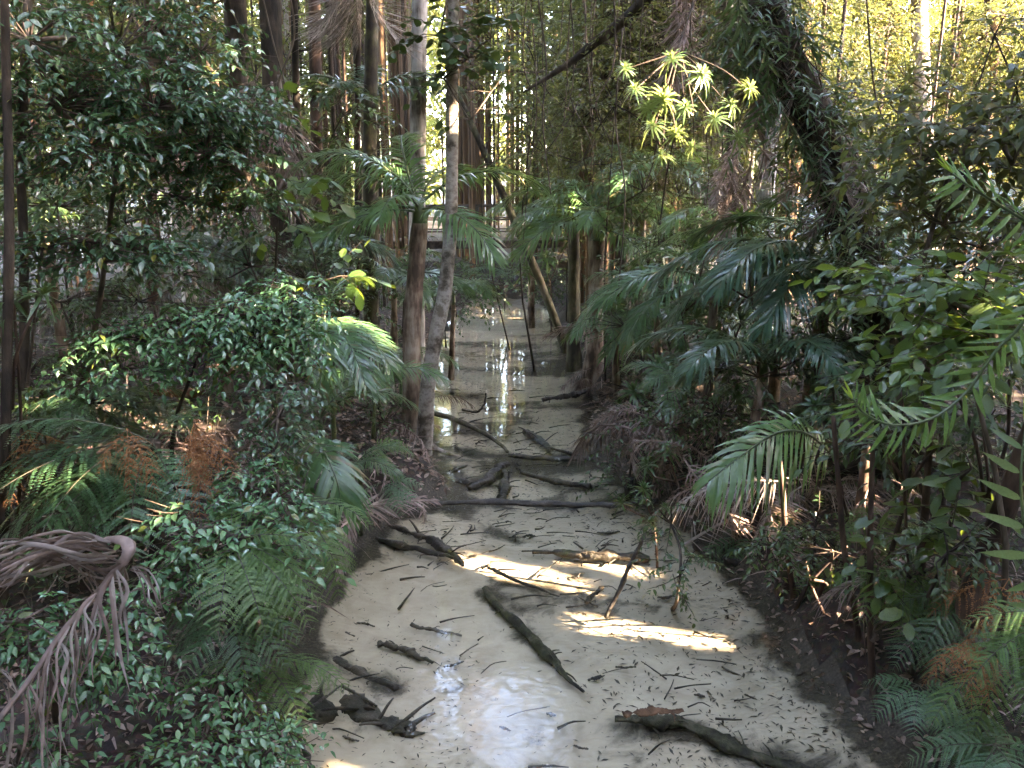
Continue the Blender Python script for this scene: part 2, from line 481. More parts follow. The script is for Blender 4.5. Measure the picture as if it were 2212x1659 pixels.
def sand_mat():
    m, nt, N, L = new_mat('white_sand_bed')
    out = N.new('ShaderNodeOutputMaterial'); bs = N.new('ShaderNodeBsdfPrincipled')
    tc = N.new('ShaderNodeTexCoord')
    at = N.new('ShaderNodeAttribute'); at.attribute_name = 'silt'
    n1 = N.new('ShaderNodeTexNoise'); n1.inputs['Scale'].default_value = 3.4; n1.inputs['Detail'].default_value = 9; n1.inputs['Roughness'].default_value = .65; n1.inputs['Distortion'].default_value = .5
    n2 = N.new('ShaderNodeTexNoise'); n2.inputs['Scale'].default_value = 60; n2.inputs['Detail'].default_value = 4
    for n in (n1, n2): L.new(tc.outputs['Object'], n.inputs['Vector'])
    # detritus lies where silt + noise passes a threshold
    ad = N.new('ShaderNodeMath'); ad.operation = 'ADD'; L.new(at.outputs['Fac'], ad.inputs[0]); L.new(n1.outputs[0], ad.inputs[1])
    mr = N.new('ShaderNodeMapRange'); mr.interpolation_type = 'SMOOTHSTEP'; mr.inputs[1].default_value = .6; mr.inputs[2].default_value = .88
    L.new(ad.outputs[0], mr.inputs[0])
    sand = ramp(N, [(.3, (.32, .265, .205)), (.5, (.43, .365, .295)), (.75, (.52, .45, .37))])
    L.new(n1.outputs[0], sand.inputs[0])
    silt = ramp(N, [(.3, (.022, .018, .013)), (.6, (.06, .048, .034)), (.8, (.12, .1, .075))])
    L.new(n2.outputs[0], silt.inputs[0])
    mx = N.new('ShaderNodeMix'); mx.data_type = 'RGBA'
    L.new(mr.outputs[0], mx.inputs[0]); L.new(sand.outputs[0], mx.inputs[6]); L.new(silt.outputs[0], mx.inputs[7])
    L.new(mx.outputs[2], bs.inputs['Base Color'])
    bs.inputs['Roughness'].default_value = .8
    wv = N.new('ShaderNodeTexWave'); wv.inputs['Scale'].default_value = 5.5; wv.inputs['Distortion'].default_value = 7; wv.inputs['Detail'].default_value = 2; wv.inputs['Detail Scale'].default_value = 1.2; wv.bands_direction = 'Y'
    L.new(tc.outputs['Object'], wv.inputs['Vector'])
    sm = N.new('ShaderNodeMath'); sm.operation = 'MULTIPLY_ADD'; sm.inputs[1].default_value = .25
    L.new(n2.outputs[0], sm.inputs[0]); L.new(wv.outputs[1], sm.inputs[2])
    bu = N.new('ShaderNodeBump'); bu.inputs['Strength'].default_value = .16; bu.inputs['Distance'].default_value = .012
    L.new(sm.outputs[0], bu.inputs['Height']); L.new(bu.outputs[0], bs.inputs['Normal'])
    L.new(bs.outputs[0], out.inputs[0])
    return m


def soil_mat():
    m, nt, N, L = new_mat('forest_soil')
    out = N.new('ShaderNodeOutputMaterial'); bs = N.new('ShaderNodeBsdfPrincipled')
    tc = N.new('ShaderNodeTexCoord')
    n1 = N.new('ShaderNodeTexNoise'); n1.inputs['Scale'].default_value = 9; n1.inputs['Detail'].default_value = 10; n1.inputs['Roughness'].default_value = .75
    n2 = N.new('ShaderNodeTexVoronoi'); n2.inputs['Scale'].default_value = 26
    for n in (n1, n2): L.new(tc.outputs['Object'], n.inputs['Vector'])
    rp = ramp(N, [(.3, (.009, .0065, .005)), (.5, (.028, .019, .014)), (.62, (.06, .04, .029)), (.75, (.12, .085, .063))])
    L.new(n1.outputs[0], rp.inputs[0])
    mx = N.new('ShaderNodeMix'); mx.data_type = 'RGBA'; mx.inputs[0].default_value = .35; mx.blend_type = 'OVERLAY'
    L.new(rp.outputs[0], mx.inputs[6]); L.new(n2.outputs['Color'], mx.inputs[7]); L.new(mx.outputs[2], bs.inputs['Base Color'])
    bs.inputs['Roughness'].default_value = .85
    bu = N.new('ShaderNodeBump'); bu.inputs['Strength'].default_value = .9; bu.inputs['Distance'].default_value = .03
    L.new(n1.outputs[0], bu.inputs['Height']); L.new(bu.outputs[0], bs.inputs['Normal'])
    L.new(bs.outputs[0], out.inputs[0])
    return m


M['water'], M['sand'], M['soil'] = water_mat(), sand_mat(), soil_mat()

# ------------------------------------------------------------------ terrain, bed, water
LEFT = [(530, 1900), (570, 1659), (595, 1500), (622, 1400), (652, 1330), (690, 1270), (745, 1190), (800, 1140), (900, 1100), (955, 1062), (935, 1010), (912, 960), (905, 900), (912, 830), (925, 760), (950, 720), (985, 680), (1012, 640)]
RIGHT = [(1165, 640), (1205, 690), (1225, 740), (1262, 800), (1284, 880), (1295, 950), (1330, 1005), (1420, 1070), (1500, 1130), (1570, 1190), (1640, 1290), (1725, 1430), (1885, 1580), (1960, 1659), (2120, 1900)]
CREEK = np.array([G(*p)[:2] for p in LEFT] + [G(*p)[:2] for p in RIGHT])
CREEK = np.vstack([[CREEK[0][0] - .3, -6], CREEK, [CREEK[-1][0] + .6, -6]])


def creek_d(x, y):
    """signed distance to the stream's edge, negative in the water"""
    x, y = np.asarray(x, float), np.asarray(y, float)
    p = np.stack([x.ravel(), y.ravel()], -1)
    d2 = np.full(len(p), 1e9); ins = np.zeros(len(p), bool)
    n = len(CREEK)
    for i in range(n):
        a, b = CREEK[i], CREEK[(i + 1) % n]
        ab = b - a
        t = np.clip(((p - a) @ ab) / (ab @ ab + 1e-12), 0, 1)
        q = p - a - t[:, None] * ab
        d2 = np.minimum(d2, (q * q).sum(1))
        c = (a[1] > p[:, 1]) != (b[1] > p[:, 1])
        with np.errstate(divide='ignore', invalid='ignore'):
            xi = (b[0] - a[0]) * (p[:, 1] - a[1]) / (b[1] - a[1] + 1e-12) + a[0]
        ins ^= c & (p[:, 0] < xi)
    d = np.sqrt(d2) * np.where(ins, -1, 1)
    return d.reshape(x.shape)


def zt(x, y):
    d = creek_d(x, y) + .22 * vnoise(x, y, 1.6, 1) + .1 * vnoise(x, y, 5, 2)
    out = .34 * (1 - np.exp(-np.maximum(d, 0) / .3)) + .42 * (1 - np.exp(-np.maximum(d, 0) / 2.2)) + .012 * np.maximum(d - 4, 0)
    out = out + np.clip(d, 0, 1) * (.22 * vnoise(x, y, .9, 3) + .09 * vnoise(x, y, 3.1, 4))
    ins = -.13 * (1 - np.exp(np.minimum(d, 0) / .35)) + .03 * vnoise(x, y, 1.3, 5) * (d < 0) + .018 * vnoise(x, y, 4, 6) * (d < 0)
    return np.where(d > 0, out, ins)


def zg(x, y):
    return float(zt(np.array([x]), np.array([y]))[0])


def ground(x, y):
    return np.array([x, y, zg(x, y)])


def build_terrain():
    xs = np.concatenate([[-160, -90, -50, -30, -20, -14], np.arange(-10, 10.01, .085), [14, 20, 30, 50, 90, 160]])
    ys = np.concatenate([[-40, -20, -10, -5, -2], np.arange(0, 3, .2), np.arange(3, 15, .07), np.arange(15, 27, .15), np.arange(27, 45, 1.0), [50, 60, 80, 120, 200]])
    X, Y = np.meshgrid(xs, ys)
    H = zt(X, Y)
    D = creek_d(X, Y)
    V = np.stack([X, Y, H], -1).reshape(-1, 3)
    nx, ny = len(xs), len(ys)
    i = np.arange(ny - 1)[:, None] * nx; j = np.arange(nx - 1)[None]
    Q = np.stack([i + j, i + j + 1, i + j + 1 + nx, i + j + nx], -1).reshape(-1, 4)
    Dc = D.ravel()[Q].mean(1)
    bed = Dc < .12
    silt = .26 * np.exp(np.minimum(D, 0) / .16)
    # leaf packs and detritus in the middle reach; clean sand near the bridge
    silt = silt + .3 * np.exp(-((Y - 9.4) / 2.2) ** 2) + .16 * np.exp(-((Y - 15) / 3.0) ** 2) - .1 * np.exp(-((Y - 4.8) / 1.6) ** 2)
    silt = silt + .15 * np.clip((X - .9) / 1.2, 0, 1) * np.exp(-((Y - 6.0) / 1.2) ** 2) + .42 * vnoise(X * .5 + .8 * Y, Y, 1.1, 8) + .34 * vnoise(X * .45, Y, 2.6, 9) + .7 * np.exp(-((Y - 10) / 3.2) ** 2) * vnoise(X * .8, Y * .8, 1.9, 14)
    for pl_ in ([(1045, 1270), (1140, 1365), (1262, 1495)], [(648, 1408), (850, 1486)], [(630, 1562), (830, 1560), (918, 1578)], [(1335, 1552), (1475, 1562), (1760, 1672)], [(760, 1148), (985, 1206)], [(930, 1088), (1420, 1082)],
                [(1150, 1192), (1400, 1206)], [(1130, 1020), (1280, 1052)], [(1100, 985), (1330, 992)], [(1012, 1052), (1100, 1002)], [(912, 960), (1100, 985)], [(1050, 880), (1275, 845)], [(1000, 1120), (1100, 1150)]):
        w = np.array([G(x, y, -.08)[:2] for x, y in pl_])
        for a_, b_ in zip(w[:-1], w[1:]):
            ab = b_ - a_
            t_ = np.clip(((X - a_[0]) * ab[0] + (Y - a_[1]) * ab[1]) / (ab @ ab), 0, 1)
            dd = np.hypot(X - a_[0] - t_ * ab[0], Y - a_[1] - t_ * ab[1])
            silt = silt + .17 * np.exp(-(dd / .13) ** 2)
    silt = silt + .7 * np.clip((H + .05) / .05, 0, 1)
    for nm, sel, mt in (('stream_bed', bed, M['sand']), ('forest_floor', ~bed, M['soil'])):
        q = Q[sel]
        u, inv = np.unique(q, return_inverse=True)
        me = Geo().add((V[u], inv.reshape(-1, 4))).mesh(nm, mt)
        if nm == 'stream_bed':
            at = me.attributes.new('silt', 'FLOAT', 'POINT')
            at.data.foreach_set('value', silt.ravel()[u].astype(np.float32))
        tag(link(nm, me), kind='structure', label={'stream_bed': 'pale rippled sand bed of the stream with dark leaf silt', 'forest_floor': 'dark forest floor of soil and leaf mould on both banks'}[nm])


build_terrain()
Wx = np.array([-4.5, 5.5]); Wy = np.array([-6, 24.5])
tag(link('water', Geo().add(([(Wx[0], Wy[0], 0), (Wx[1], Wy[0], 0), (Wx[1], Wy[1], 0), (Wx[0], Wy[1], 0)], np.array([[0, 1, 2, 3]]))).mesh('water', M['water'])),
    'clear shallow stream water over pale sand', kind='structure')

# gaps through which sun reaches the sand, the bright rosettes and a few leaves
for x, y, r in ((1055, 1215, .09), (1090, 1255, .07), (1195, 1250, .12), (1205, 1280, .07), (1150, 1235, .1), (1300, 1350, .06), (1390, 1355, .1), (1430, 1360, .1), (1470, 1340, .09), (1500, 1375, .08), (1340, 1325, .09), (1075, 1225, .1), (1115, 1238, .13), (1155, 1250, .13), (1190, 1262, .09), (1120, 1268, .06), (1160, 1280, .05),
                (1310, 1333, .09), (1360, 1345, .11), (1410, 1335, .12), (1450, 1345, .1), (1490, 1365, .07), (1525, 1385, .05), (1330, 1310, .05), (1240, 1262, .04), (1270, 1275, .035)):
    GAPS.append((G(x, y, -.1), r * 1.15))
for x, y, Y, r in ((1430, 190, 6.5, .3), (1500, 165, 6.5, .22), (1540, 255, 6.5, .2), (1375, 185, 6.5, .18), (1410, 272, 6.5, .2), (1450, 125, 6.5, .18), (1615, 190, 6.5, .13),
                   (2110, 710, 3.5, .09), (2170, 725, 3.4, .07), (2150, 1336, 2.85, .035), (2195, 1335, 2.85, .035),
                   (90, 460, 8.5, .25), (60, 880, 5.2, .09), (30, 1080, 4.3, .06), (700, 690, 6.6, .16), (770, 760, 6.6, .12), (690, 680, 6.6, .14), (2190, 1060, 2.4, .03)):
    GAPS.append((P(x, y, Y), r))
for x, y, Y, r in ((300, 180, 5.6, .06), (560, 400, 6.2, .07), (480, 150, 6.2, .06), (620, 610, 5.4, .05), (1240, 440, 13, .18), (150, 1180, 3.9, .05), (1560, 1160, 6.3, .09), (1640, 1060, 6.2, .09), (880, 330, 9.8, .1), (1080, 430, 9.8, .09)):
    GAPS.append((P(x, y, Y), r))

# ------------------------------------------------------------------ plant builders
def pxm(Y, y=829.5):
    """metres per (2212-wide) pixel at forward distance Y"""
    return K * Y / ray(1106, y)[1]


def blob(x, y, Y, rx, ry, n, rz=None):
    s = pxm(Y, y)
    return P(x, y, Y), np.array([rx * s, (rz if rz else (rx + ry) / 2 * s), ry * s]), n


def leaf_objects(tpl, mat, parent, pos, d, up, size, name='leaf'):
    off = base_of(parent)
    key = (id(tpl[0]), mat.name)
    me = leaf_objects.cache.get(key)
    if me is None:
        me = leaf_objects.cache[key] = Geo().add(tpl).mesh(name, mat)
    x, y, z = frames(d, up)
    for i in range(len(pos)):
        o = link(name, me, parent)
        s = size[i]
        o.matrix_basis = mat4(pos[i] - off, x[i] * s, y[i] * s, z[i] * s)


leaf_objects.cache = {}


def shrub(name, label, cat, base, blobs, tpl, size, mat, tw=.32, kk=9, single=0, group=None, bark='twig', stem=.02, seed=0,
          droop=.3, flat=.45, fwd=0.25, stems=None, gaps=True, twig_r=.004, upj=.35):
    """woody skeleton + leaves in two-ranked sprays; the largest `single` leaves in view are objects of their own"""
    g = np.random.default_rng(seed + 100)
    base = np.asarray(base, float)
    o = thing(name, label, cat, base, group)
    wood = Geo()
    LP, LD, LU, LS = [], [], [], []
    for bi, (c, r, n) in enumerate(blobs):
        u = nrm(g.normal(0, 1, (n, 3)))
        rad = g.uniform(.25, 1, n) ** .6
        O = c + u * r * rad[:, None]
        D = u * [1, 1, .5] + g.normal(0, .35, (n, 3)) * [1, 1, flat] + np.array([0, -fwd, .05])
        D = nrm(D * [1, 1, flat + .25])
        L = tw * g.uniform(.6, 1.25, n)
        p, d, up, s = sprays(O, D, L, kk, size, g, droop, upj)
        LP.append(p); LD.append(d); LU.append(up); LS.append(s)
        mid = O + D * (L * .5)[:, None] - Z * (droop * .25 * L * L / max(tw, .01))[:, None]
        end = O + D * L[:, None] - Z * (droop * L)[:, None] * L[:, None]
        w_ = (sun_free(O) & sun_free(mid) & sun_free(end)) if gaps else np.ones(n, bool)
        if w_.any(): wood.add(sticks(O[w_], mid[w_], twig_r, twig_r * .8)); wood.add(sticks(mid[w_], end[w_], twig_r * .8, twig_r * .4))
        # limbs: blob centre to a third of its twigs, nearest parent blob or base to the centre
        k = np.arange(0, n, 3)
        k = k[sun_free(O[k])] if gaps else k
        hub = c - [0, 0, r[2] * .3]
        wood.add(sticks(np.repeat(hub[None], len(k), 0), O[k], twig_r * 2, twig_r))
        if bi == 0 or stems == 'each':
            a = base
        else:
            prev = [blobs[j][0] - [0, 0, blobs[j][1][2] * .3] for j in range(bi)]
            a = min(prev + [base], key=lambda q: np.linalg.norm(q - hub))
        m_ = (a + hub) / 2 + g.normal(0, .06, 3) * np.linalg.norm(hub - a)
        wood.add(tube([a, m_, hub], [stem if a is base else stem * .55, stem * .4], 5, 7, .12, seed + bi))
    pos, d, up, s = map(np.concatenate, (LP, LD, LU, LS))
    if gaps:
        ok = sun_free(pos) & sky_free(pos)
        pos, d, up, s = pos[ok], d[ok], up[ok], s[ok]
    keep = np.ones(len(pos), bool)
    if single:
        x, y, dep = project(pos)
        sc_ = s / np.maximum(dep, .1)
        sc_ = np.where((x > 0) & (x < 2212) & (y > 0) & (y < 1659) & (dep > .3), sc_, 0)
        # of the big ones in view take those in front of their neighbours
        ix = np.argsort(-sc_ * (1 + .35 * (dep.min() / np.maximum(dep, .1))))[:single]
        ix = ix[sc_[ix] > 0]
        leaf_objects(tpl, mat, o, pos[ix], d[ix], up[ix], s[ix])
        keep[ix] = False
    part('branches', wood, M[bark], o)
    if keep.any():
        part('foliage', Geo().add(place(tpl, pos[keep], d[keep], up[keep], s[keep])), mat, o, kind='stuff', smooth=False)
    return o


def frond_curve(L, a0, bend, S=16, twist=0.0, power=1.25):
    t = np.linspace(0, 1, S)
    a = a0 - bend * t ** power
    ds = L / (S - 1)
    y = np.concatenate([[0], np.cumsum(np.cos((a[1:] + a[:-1]) / 2) * ds)])
    z = np.concatenate([[0], np.cumsum(np.sin((a[1:] + a[:-1]) / 2) * ds)])
    x = twist * L * t ** 2
    return np.stack([x, y, z], -1)


def leaflet_strips(B, D, W, L, w, droop, g, nst=4):
    """narrow strips: base B, direction D, width direction W, length L, width w, falling by droop"""
    n = len(B)
    t = np.linspace(0, 1, nst)
    prof = np.interp(t, [0, .18, .5, .8, 1], [.45, .95, 1, .62, .04])
    C = B[:, None] + D[:, None] * (L[:, None] * t)[..., None] - Z * (droop[:, None] * L[:, None] * t ** 2)[..., None]
    V = np.stack([C - W[:, None] * (w[:, None] * prof / 2)[..., None], C + W[:, None] * (w[:, None] * prof / 2)[..., None]], 2)
    V = V.reshape(n, nst * 2, 3)
    i = np.arange(nst - 1) * 2
    f = np.stack([i, i + 1, i + 3, i + 2], -1)
    F = (np.arange(n)[:, None, None] * nst * 2 + f[None]).reshape(-1, 4)
    return V.reshape(-1, 3), F


def frond_parts(curve, n, ll, w, seed, droop=.45, vee=.25, petiole=.1, thick=.012, ragged=0.0, up=Z, fwd=(25, 62), tip=.35):
    """returns (rachis geometry, leaflet arrays) of a feather palm frond along a curve"""
    g = np.random.default_rng(seed)
    c = spline(curve, 48)
    T = nrm(np.gradient(c, axis=0))
    sgnA = np.repeat([1.0, -1.0], n)
    s = np.tile(np.linspace(petiole, .985, n), 2) + g.normal(0, .003, 2 * n)
    s = np.clip(s, 0, .999)
    i = np.clip((s * 47).astype(int), 0, 46)
    f = (s * 47 - i)[:, None]
    B = c[i] * (1 - f) + c[i + 1] * f
    t = T[i]
    side = nrm(np.cross(t, np.broadcast_to(up, t.shape)))
    nn = np.cross(side, t)
    q = (s - petiole) / (1 - petiole)
    ang = np.radians(fwd[0] + (fwd[1] - fwd[0]) * q + g.normal(0, 4, 2 * n))
    D = nrm(side * (sgnA * np.cos(ang))[:, None] + t * np.sin(ang)[:, None] + nn * vee + g.normal(0, .05 + ragged * .25, (2 * n, 3)))
    Lf = ll * (np.interp(q, [0, .12, .4, .75, 1], [.55, .85, 1, .75, tip])) * g.uniform(.92, 1.06, 2 * n) * (1 - ragged * g.random(2 * n) * .6)
    W = nrm(np.cross(D, nn) + nn * .15 * sgnA[:, None] + g.normal(0, .06 + ragged * .4, (2 * n, 3)))
    return tube(c, [thick, thick * .8, thick * .25], 5), (B, D, W, Lf, np.full(2 * n, w) * g.uniform(.85, 1.1, 2 * n), droop * g.uniform(.6, 1.5, 2 * n))


_fr = {}


def frond_mesh(kind, var):
    """shared frond meshes, 1 m long along +Y, several stances"""
    k = (kind, var)
    if k not in _fr:
        a0, bend = [(82, 95), (62, 95), (45, 90), (28, 80), (8, 65), (-15, 50)][var % 6]
        n, ll, w, mats, dr = {'palm': (52, .30, .017, [M['palm'], M['rachis']], .5), 'palmlight': (54, .31, .017, [M['palmlight'], M['rachis']], .5), 'palmblue': (54, .31, .017, [M['palmblue'], M['rachis']], .5),
                              'strap': (40, .30, .02, [M['midleaf'], M['rachis']], .6),
                              'dead': (36, .3, .016, [M['dead'], M['dead']], 1.0), 'deadgrey': (40, .34, .014, [M['deadgrey'], M['deadgrey']], 1.4)}[kind]
        cv = frond_curve(1, math.radians(a0), math.radians(bend), twist=[.05, -.06, .03, -.03, .08, -.05][var % 6])
        rg = .7 if kind.startswith('dead') else .16
        ra, lf = frond_parts(cv, n, ll, w, var + 40, dr, .2, .12, .011, rg)
        _fr[k] = Geo().add(leaflet_strips(*lf, rng), 0).add(ra, 1).mesh('frond', mats)
    return _fr[k]


def frond_at(parent, loc, az, var, scale, kind='palm', roll=0.0, name='frond', tilt=0.0):
    """az: direction it points, degrees from +X anticlockwise"""
    o = link(name, frond_mesh(kind, var), parent)
    o.location = [float(c) for c in loc]
    o.rotation_euler = (math.radians(tilt), math.radians(roll), math.radians(az - 90))
    o.scale = (scale,) * 3
    return o


def palm(label, base, crown, r0, fronds, kind='palm', bark='palmbark', group=None, scale=1.6, name='palm', bend=(0, 0), cat='palm', shaft=True, rough=.06, seed=1):
    """trunk from base to crown, green crownshaft, each frond (azimuth, stance, length)"""
    base, crown = np.asarray(base, float), np.asarray(crown, float)
    o = thing(name, label, cat, base, group)
    mid = (base + crown) / 2 + np.array([bend[0], bend[1], 0])
    c = spline([base - Z * .15, mid, crown], 22)
    h = np.linalg.norm(crown - base)
    part('trunk', Geo().add(tube(c, [r0 * 1.5, r0 * 1.12, r0, r0 * .95, r0 * .85], 10, None, rough, seed)), M[bark], o)
    if shaft:
        part('crownshaft', Geo().add(tube([crown - Z * .02, crown + Z * .12 * scale, crown + Z * .28 * scale], [r0 * .95, r0 * .8, r0 * .3], 8, 6)), M['rachis'], o)
    top = crown - base + (Z * .2 * scale if shaft else 0)
    for f in fronds:
        az, var, s = f[:3]
        frond_at(o, top + np.array([0, 0, R.uniform(-.08, .02)]) * scale, az, var, s, f[3] if len(f) > 3 else kind, R.uniform(-18, 18))
    return o


def ring(n, scale, stances=(1, 2, 3, 4), seed=0, start=0):
    g = random.Random(seed)
    return [(start + 360 * i / n + g.uniform(-18, 18), g.choice(stances), scale * g.uniform(.8, 1.15)) for i in range(n)]


def fern_frond(kind, var):
    k = ('fern', kind, var)
    if k not in _fr:
        g = np.random.default_rng(var + 7)
        a0, bend = [(60, 85), (35, 75), (12, 60), (-8, 55), (-35, 45)][var % 5]
        c = spline(frond_curve(1, math.radians(a0), math.radians(bend), twist=.05 * (-1) ** var), 30)
        T = nrm(np.gradient(c, axis=0))
        n, m = 15, 19
        s = np.tile(np.linspace(.16, .98, n), 2); sg = np.repeat([1.0, -1.0], n)
        i = np.clip((s * 29).astype(int), 0, 28)
        B, t = c[i], T[i]
        side = nrm(np.cross(t, Z)); nn = np.cross(side, t)
        curl = 1.0 if kind == 'deadfern' else .06
        D = nrm(side * sg[:, None] * .92 + t * .42 + nn * .05 + g.normal(0, .07 + .3 * (curl > .5), (2 * n, 3)))
        L = np.interp(s, [.16, .3, .5, .8, 1], [.24, .34, .33, .17, .03]) * (1 if curl < .5 else .75)
        q = (np.arange(m) + .6) / m
        PB = B[:, None] + D[:, None] * (L[:, None] * q)[..., None] - Z * ((.35 + curl * .6) * L[:, None] * q ** 2)[..., None]
        pl_ = (.023 * (1 - q) ** .45 + .004)[None] * (L / .34)[:, None]
        V, F, off = [], [], 0
        G_ = Geo()
        for sd in (1.0, -1.0):
            W = nrm(np.cross(D, nn)) * sd
            pd = nrm(W[:, None] * .95 + D[:, None] * .4 + g.normal(0, .06 + curl * .5, (2 * n, m, 3)) - Z * .12)
            G_.add(place((np.array([(0, 0, 0), (-.45, .35, 0), (.4, .4, 0), (.1, 1, -.1)]), np.array([[0, 2, 3, 1]])), PB.reshape(-1, 3), pd.reshape(-1, 3),
                         np.repeat(nn + g.normal(0, .1, nn.shape), m, 0), pl_.ravel() * 1.15), 0)
        G_.add(sticks(B, B + D * (L * .55)[:, None] - Z * (.35 * .3 * L)[:, None], .0022, .0014), 1)
        G_.add(tube(c, [.006, .004, .002], 5), 1)
        _fr[k] = G_.mesh('frond', [M[kind], M['fernstalk'] if kind != 'deadfern' else M['deadfern']])
    return _fr[k]


def fern_at(parent, loc, az, var, scale, kind='fern', roll=0, tilt=0):
    o = link('frond', fern_frond(kind, var), parent)
    o.location = [float(c) for c in loc]
    o.rotation_euler = (math.radians(tilt), math.radians(roll), math.radians(az - 90))
    o.scale = (scale,) * 3
    return o


def fern(label, loc, fronds, kind='fern', base=None, group=None, name='fern', cat='fern'):
    """fronds: (azimuth, stance, length[, kind[, roll]]); a base lower than loc gives it a short trunk"""
    loc = np.asarray(loc, float)
    b = loc if base is None else np.asarray(base, float)
    o = thing(name, label, cat, b, group)
    if base is not None:
        part('trunk', Geo().add(tube([b - Z * .1, (b + loc) / 2 + [.02, .01, 0], loc], [.06, .045, .05], 8, 10, .15, 3)), M['darkbark'], o)
    for f in fronds:
        fern_at(o, loc - b, f[0], f[1], f[2], f[3] if len(f) > 3 else kind, f[4] if len(f) > 4 else R.uniform(-15, 15))
    return o


_ros = {}


def rosette_mesh(mat, n, var):
    k = (mat, n, var)
    if k not in _ros:
        g = np.random.default_rng(var + 31)
        i = np.arange(n)
        az = i * 2.39996
        el = np.radians(np.interp(i / n, [0, 1], [-5, 82]) + g.normal(0, 7, n))
        D = np.stack([np.cos(az) * np.cos(el), np.sin(az) * np.cos(el), np.sin(el)], -1)
        W = nrm(np.cross(D, Z))
        L = g.uniform(.75, 1.05, n) * np.interp(i / n, [0, .7, 1], [.95, 1, .65])
        B = np.stack([np.zeros(n), np.zeros(n), .12 * i / n], -1)
        _ros[k] = Geo().add(leaflet_strips(B, D, W, L, np.full(n, .1), np.interp(el, [0, 1.4], [.7, .4]), g, 5)).mesh('leaves', M[mat])
    return _ros[k]


def strap_plant(label, base, heads, mat='strap', stem='redbark', r=.012, group=None, name='strap_leaf_plant', nleaf=26, cat='plant'):
    """cane stems topped by rosettes of strap leaves; heads: (point, radius)"""
    base = np.asarray(base, float)
    o = thing(name, label, cat, base, group)
    g = Geo()
    hub = None
    for h, s in heads:
        h = np.asarray(h, float)
        a = base if hub is None else hub
        m_ = (a + h) / 2 + np.array([R.uniform(-.06, .06), R.uniform(-.06, .06), 0])
        g.add(tube([a, m_, h], [r, r * .7], 5, 9, .1, R.randrange(99)))
        if hub is None: hub = base * .35 + h * .65
    part('stem', g, M[stem], o)
    for h, s in heads:
        e = link('leaf_rosette', rosette_mesh(mat, nleaf, R.randrange(4)), o)
        e.location = [float(c) for c in (np.asarray(h) - base)]
        e.rotation_euler = (R.uniform(-.8, .8), R.uniform(-.8, .8), R.uniform(0, 6.3))
        e.scale = (s * R.uniform(.8, 1.15),) * 3
    return o


def shoot(label, pts, n, ll, mat, tipmat='newleaf', w=.16, name='climbing_shoot', cat='climber', group=None, r=.007, single=True, droop=.25, seed=3, up=None, ang=55):
    """a stem with two rows of long leaves and a pale new spear at its tip"""
    g = np.random.default_rng(seed)
    c = spline(pts, n)
    o = thing(name, label, cat, c[0], group)
    part('stem', Geo().add(tube(c, [r, r * .5], 6)), M['rachis'], o)
    T = nrm(np.gradient(c, axis=0))
    u = np.array([0, -.55, .8]) if up is None else np.asarray(up, float)
    side = nrm(np.cross(T, u))
    sg = np.where(np.arange(n) % 2 == 0, 1.0, -1.0)
    a = math.radians(ang)
    D = nrm(side * (sg * math.sin(a))[:, None] + T * math.cos(a) + g.normal(0, .1, (n, 3)) - Z * droop)
    nn = nrm(np.cross(side, T)) + g.normal(0, .15, (n, 3))
    L = ll * np.interp(np.linspace(0, 1, n), [0, .75, 1], [1, .92, .6]) * g.uniform(.88, 1.1, n)
    tpl = leaf_shape(w, (.15, .42, .75), (.7, 1, .6), .1, .22)
    D2 = D[:-1]
    if single:
        leaf_objects(tpl, M[mat], o, c[:-1], D2, nn[:-1], L[:-1])
    else:
        part('foliage', Geo().add(place(tpl, c[:-1], D2, nn[:-1], L[:-1])), M[mat], o, kind='stuff')
    tp = leaf_shape(w * .7, (.15, .42, .75), (.8, 1, .6), .5, -.1)
    leaf_objects(tp, M[tipmat], o, np.repeat(c[-1:], 3, 0), nrm(T[-1] + np.array([[.12, 0, .1], [-.18, .05, .12], [.05, -.1, -.2]])), np.repeat(nn[-1:], 3, 0), np.array([1, .8, .7]) * ll * .75, 'new_leaf')
    return o


def trunk_tree(label, pts, rad, bark, cat='tree', name='tree', n=12, m=30, rough=.07, seed=1, group=None, roots=0, crown=None, foot=True):
    """a trunk along points, tapered, flared at the foot; crown builds what grows on it"""
    pts = [np.asarray(p, float) for p in pts]
    o = thing(name, label, cat, pts[0], group)
    g = Geo().add(tube(([pts[0] - Z * .2] if foot else []) + pts, ([rad[0] * 1.35] if foot else []) + list(rad), n, m, rough, seed))
    for i in range(roots):
        a = 2 * PI * i / roots + R.uniform(-.3, .3)
        e = pts[0] + np.array([math.cos(a), math.sin(a), 0]) * rad[0] * R.uniform(3, 5)
        e[2] = zg(e[0], e[1]) - .03
        g.add(tube([pts[0] + Z * rad[0] * 1.6, pts[0] * .6 + e * .4 + Z * .05, e], [rad[0] * .5, rad[0] * .12], 6, 8, .12, i))
    part('trunk', g, M[bark], o)
    if crown is not None: crown(o)
    return o


_cloud = {}


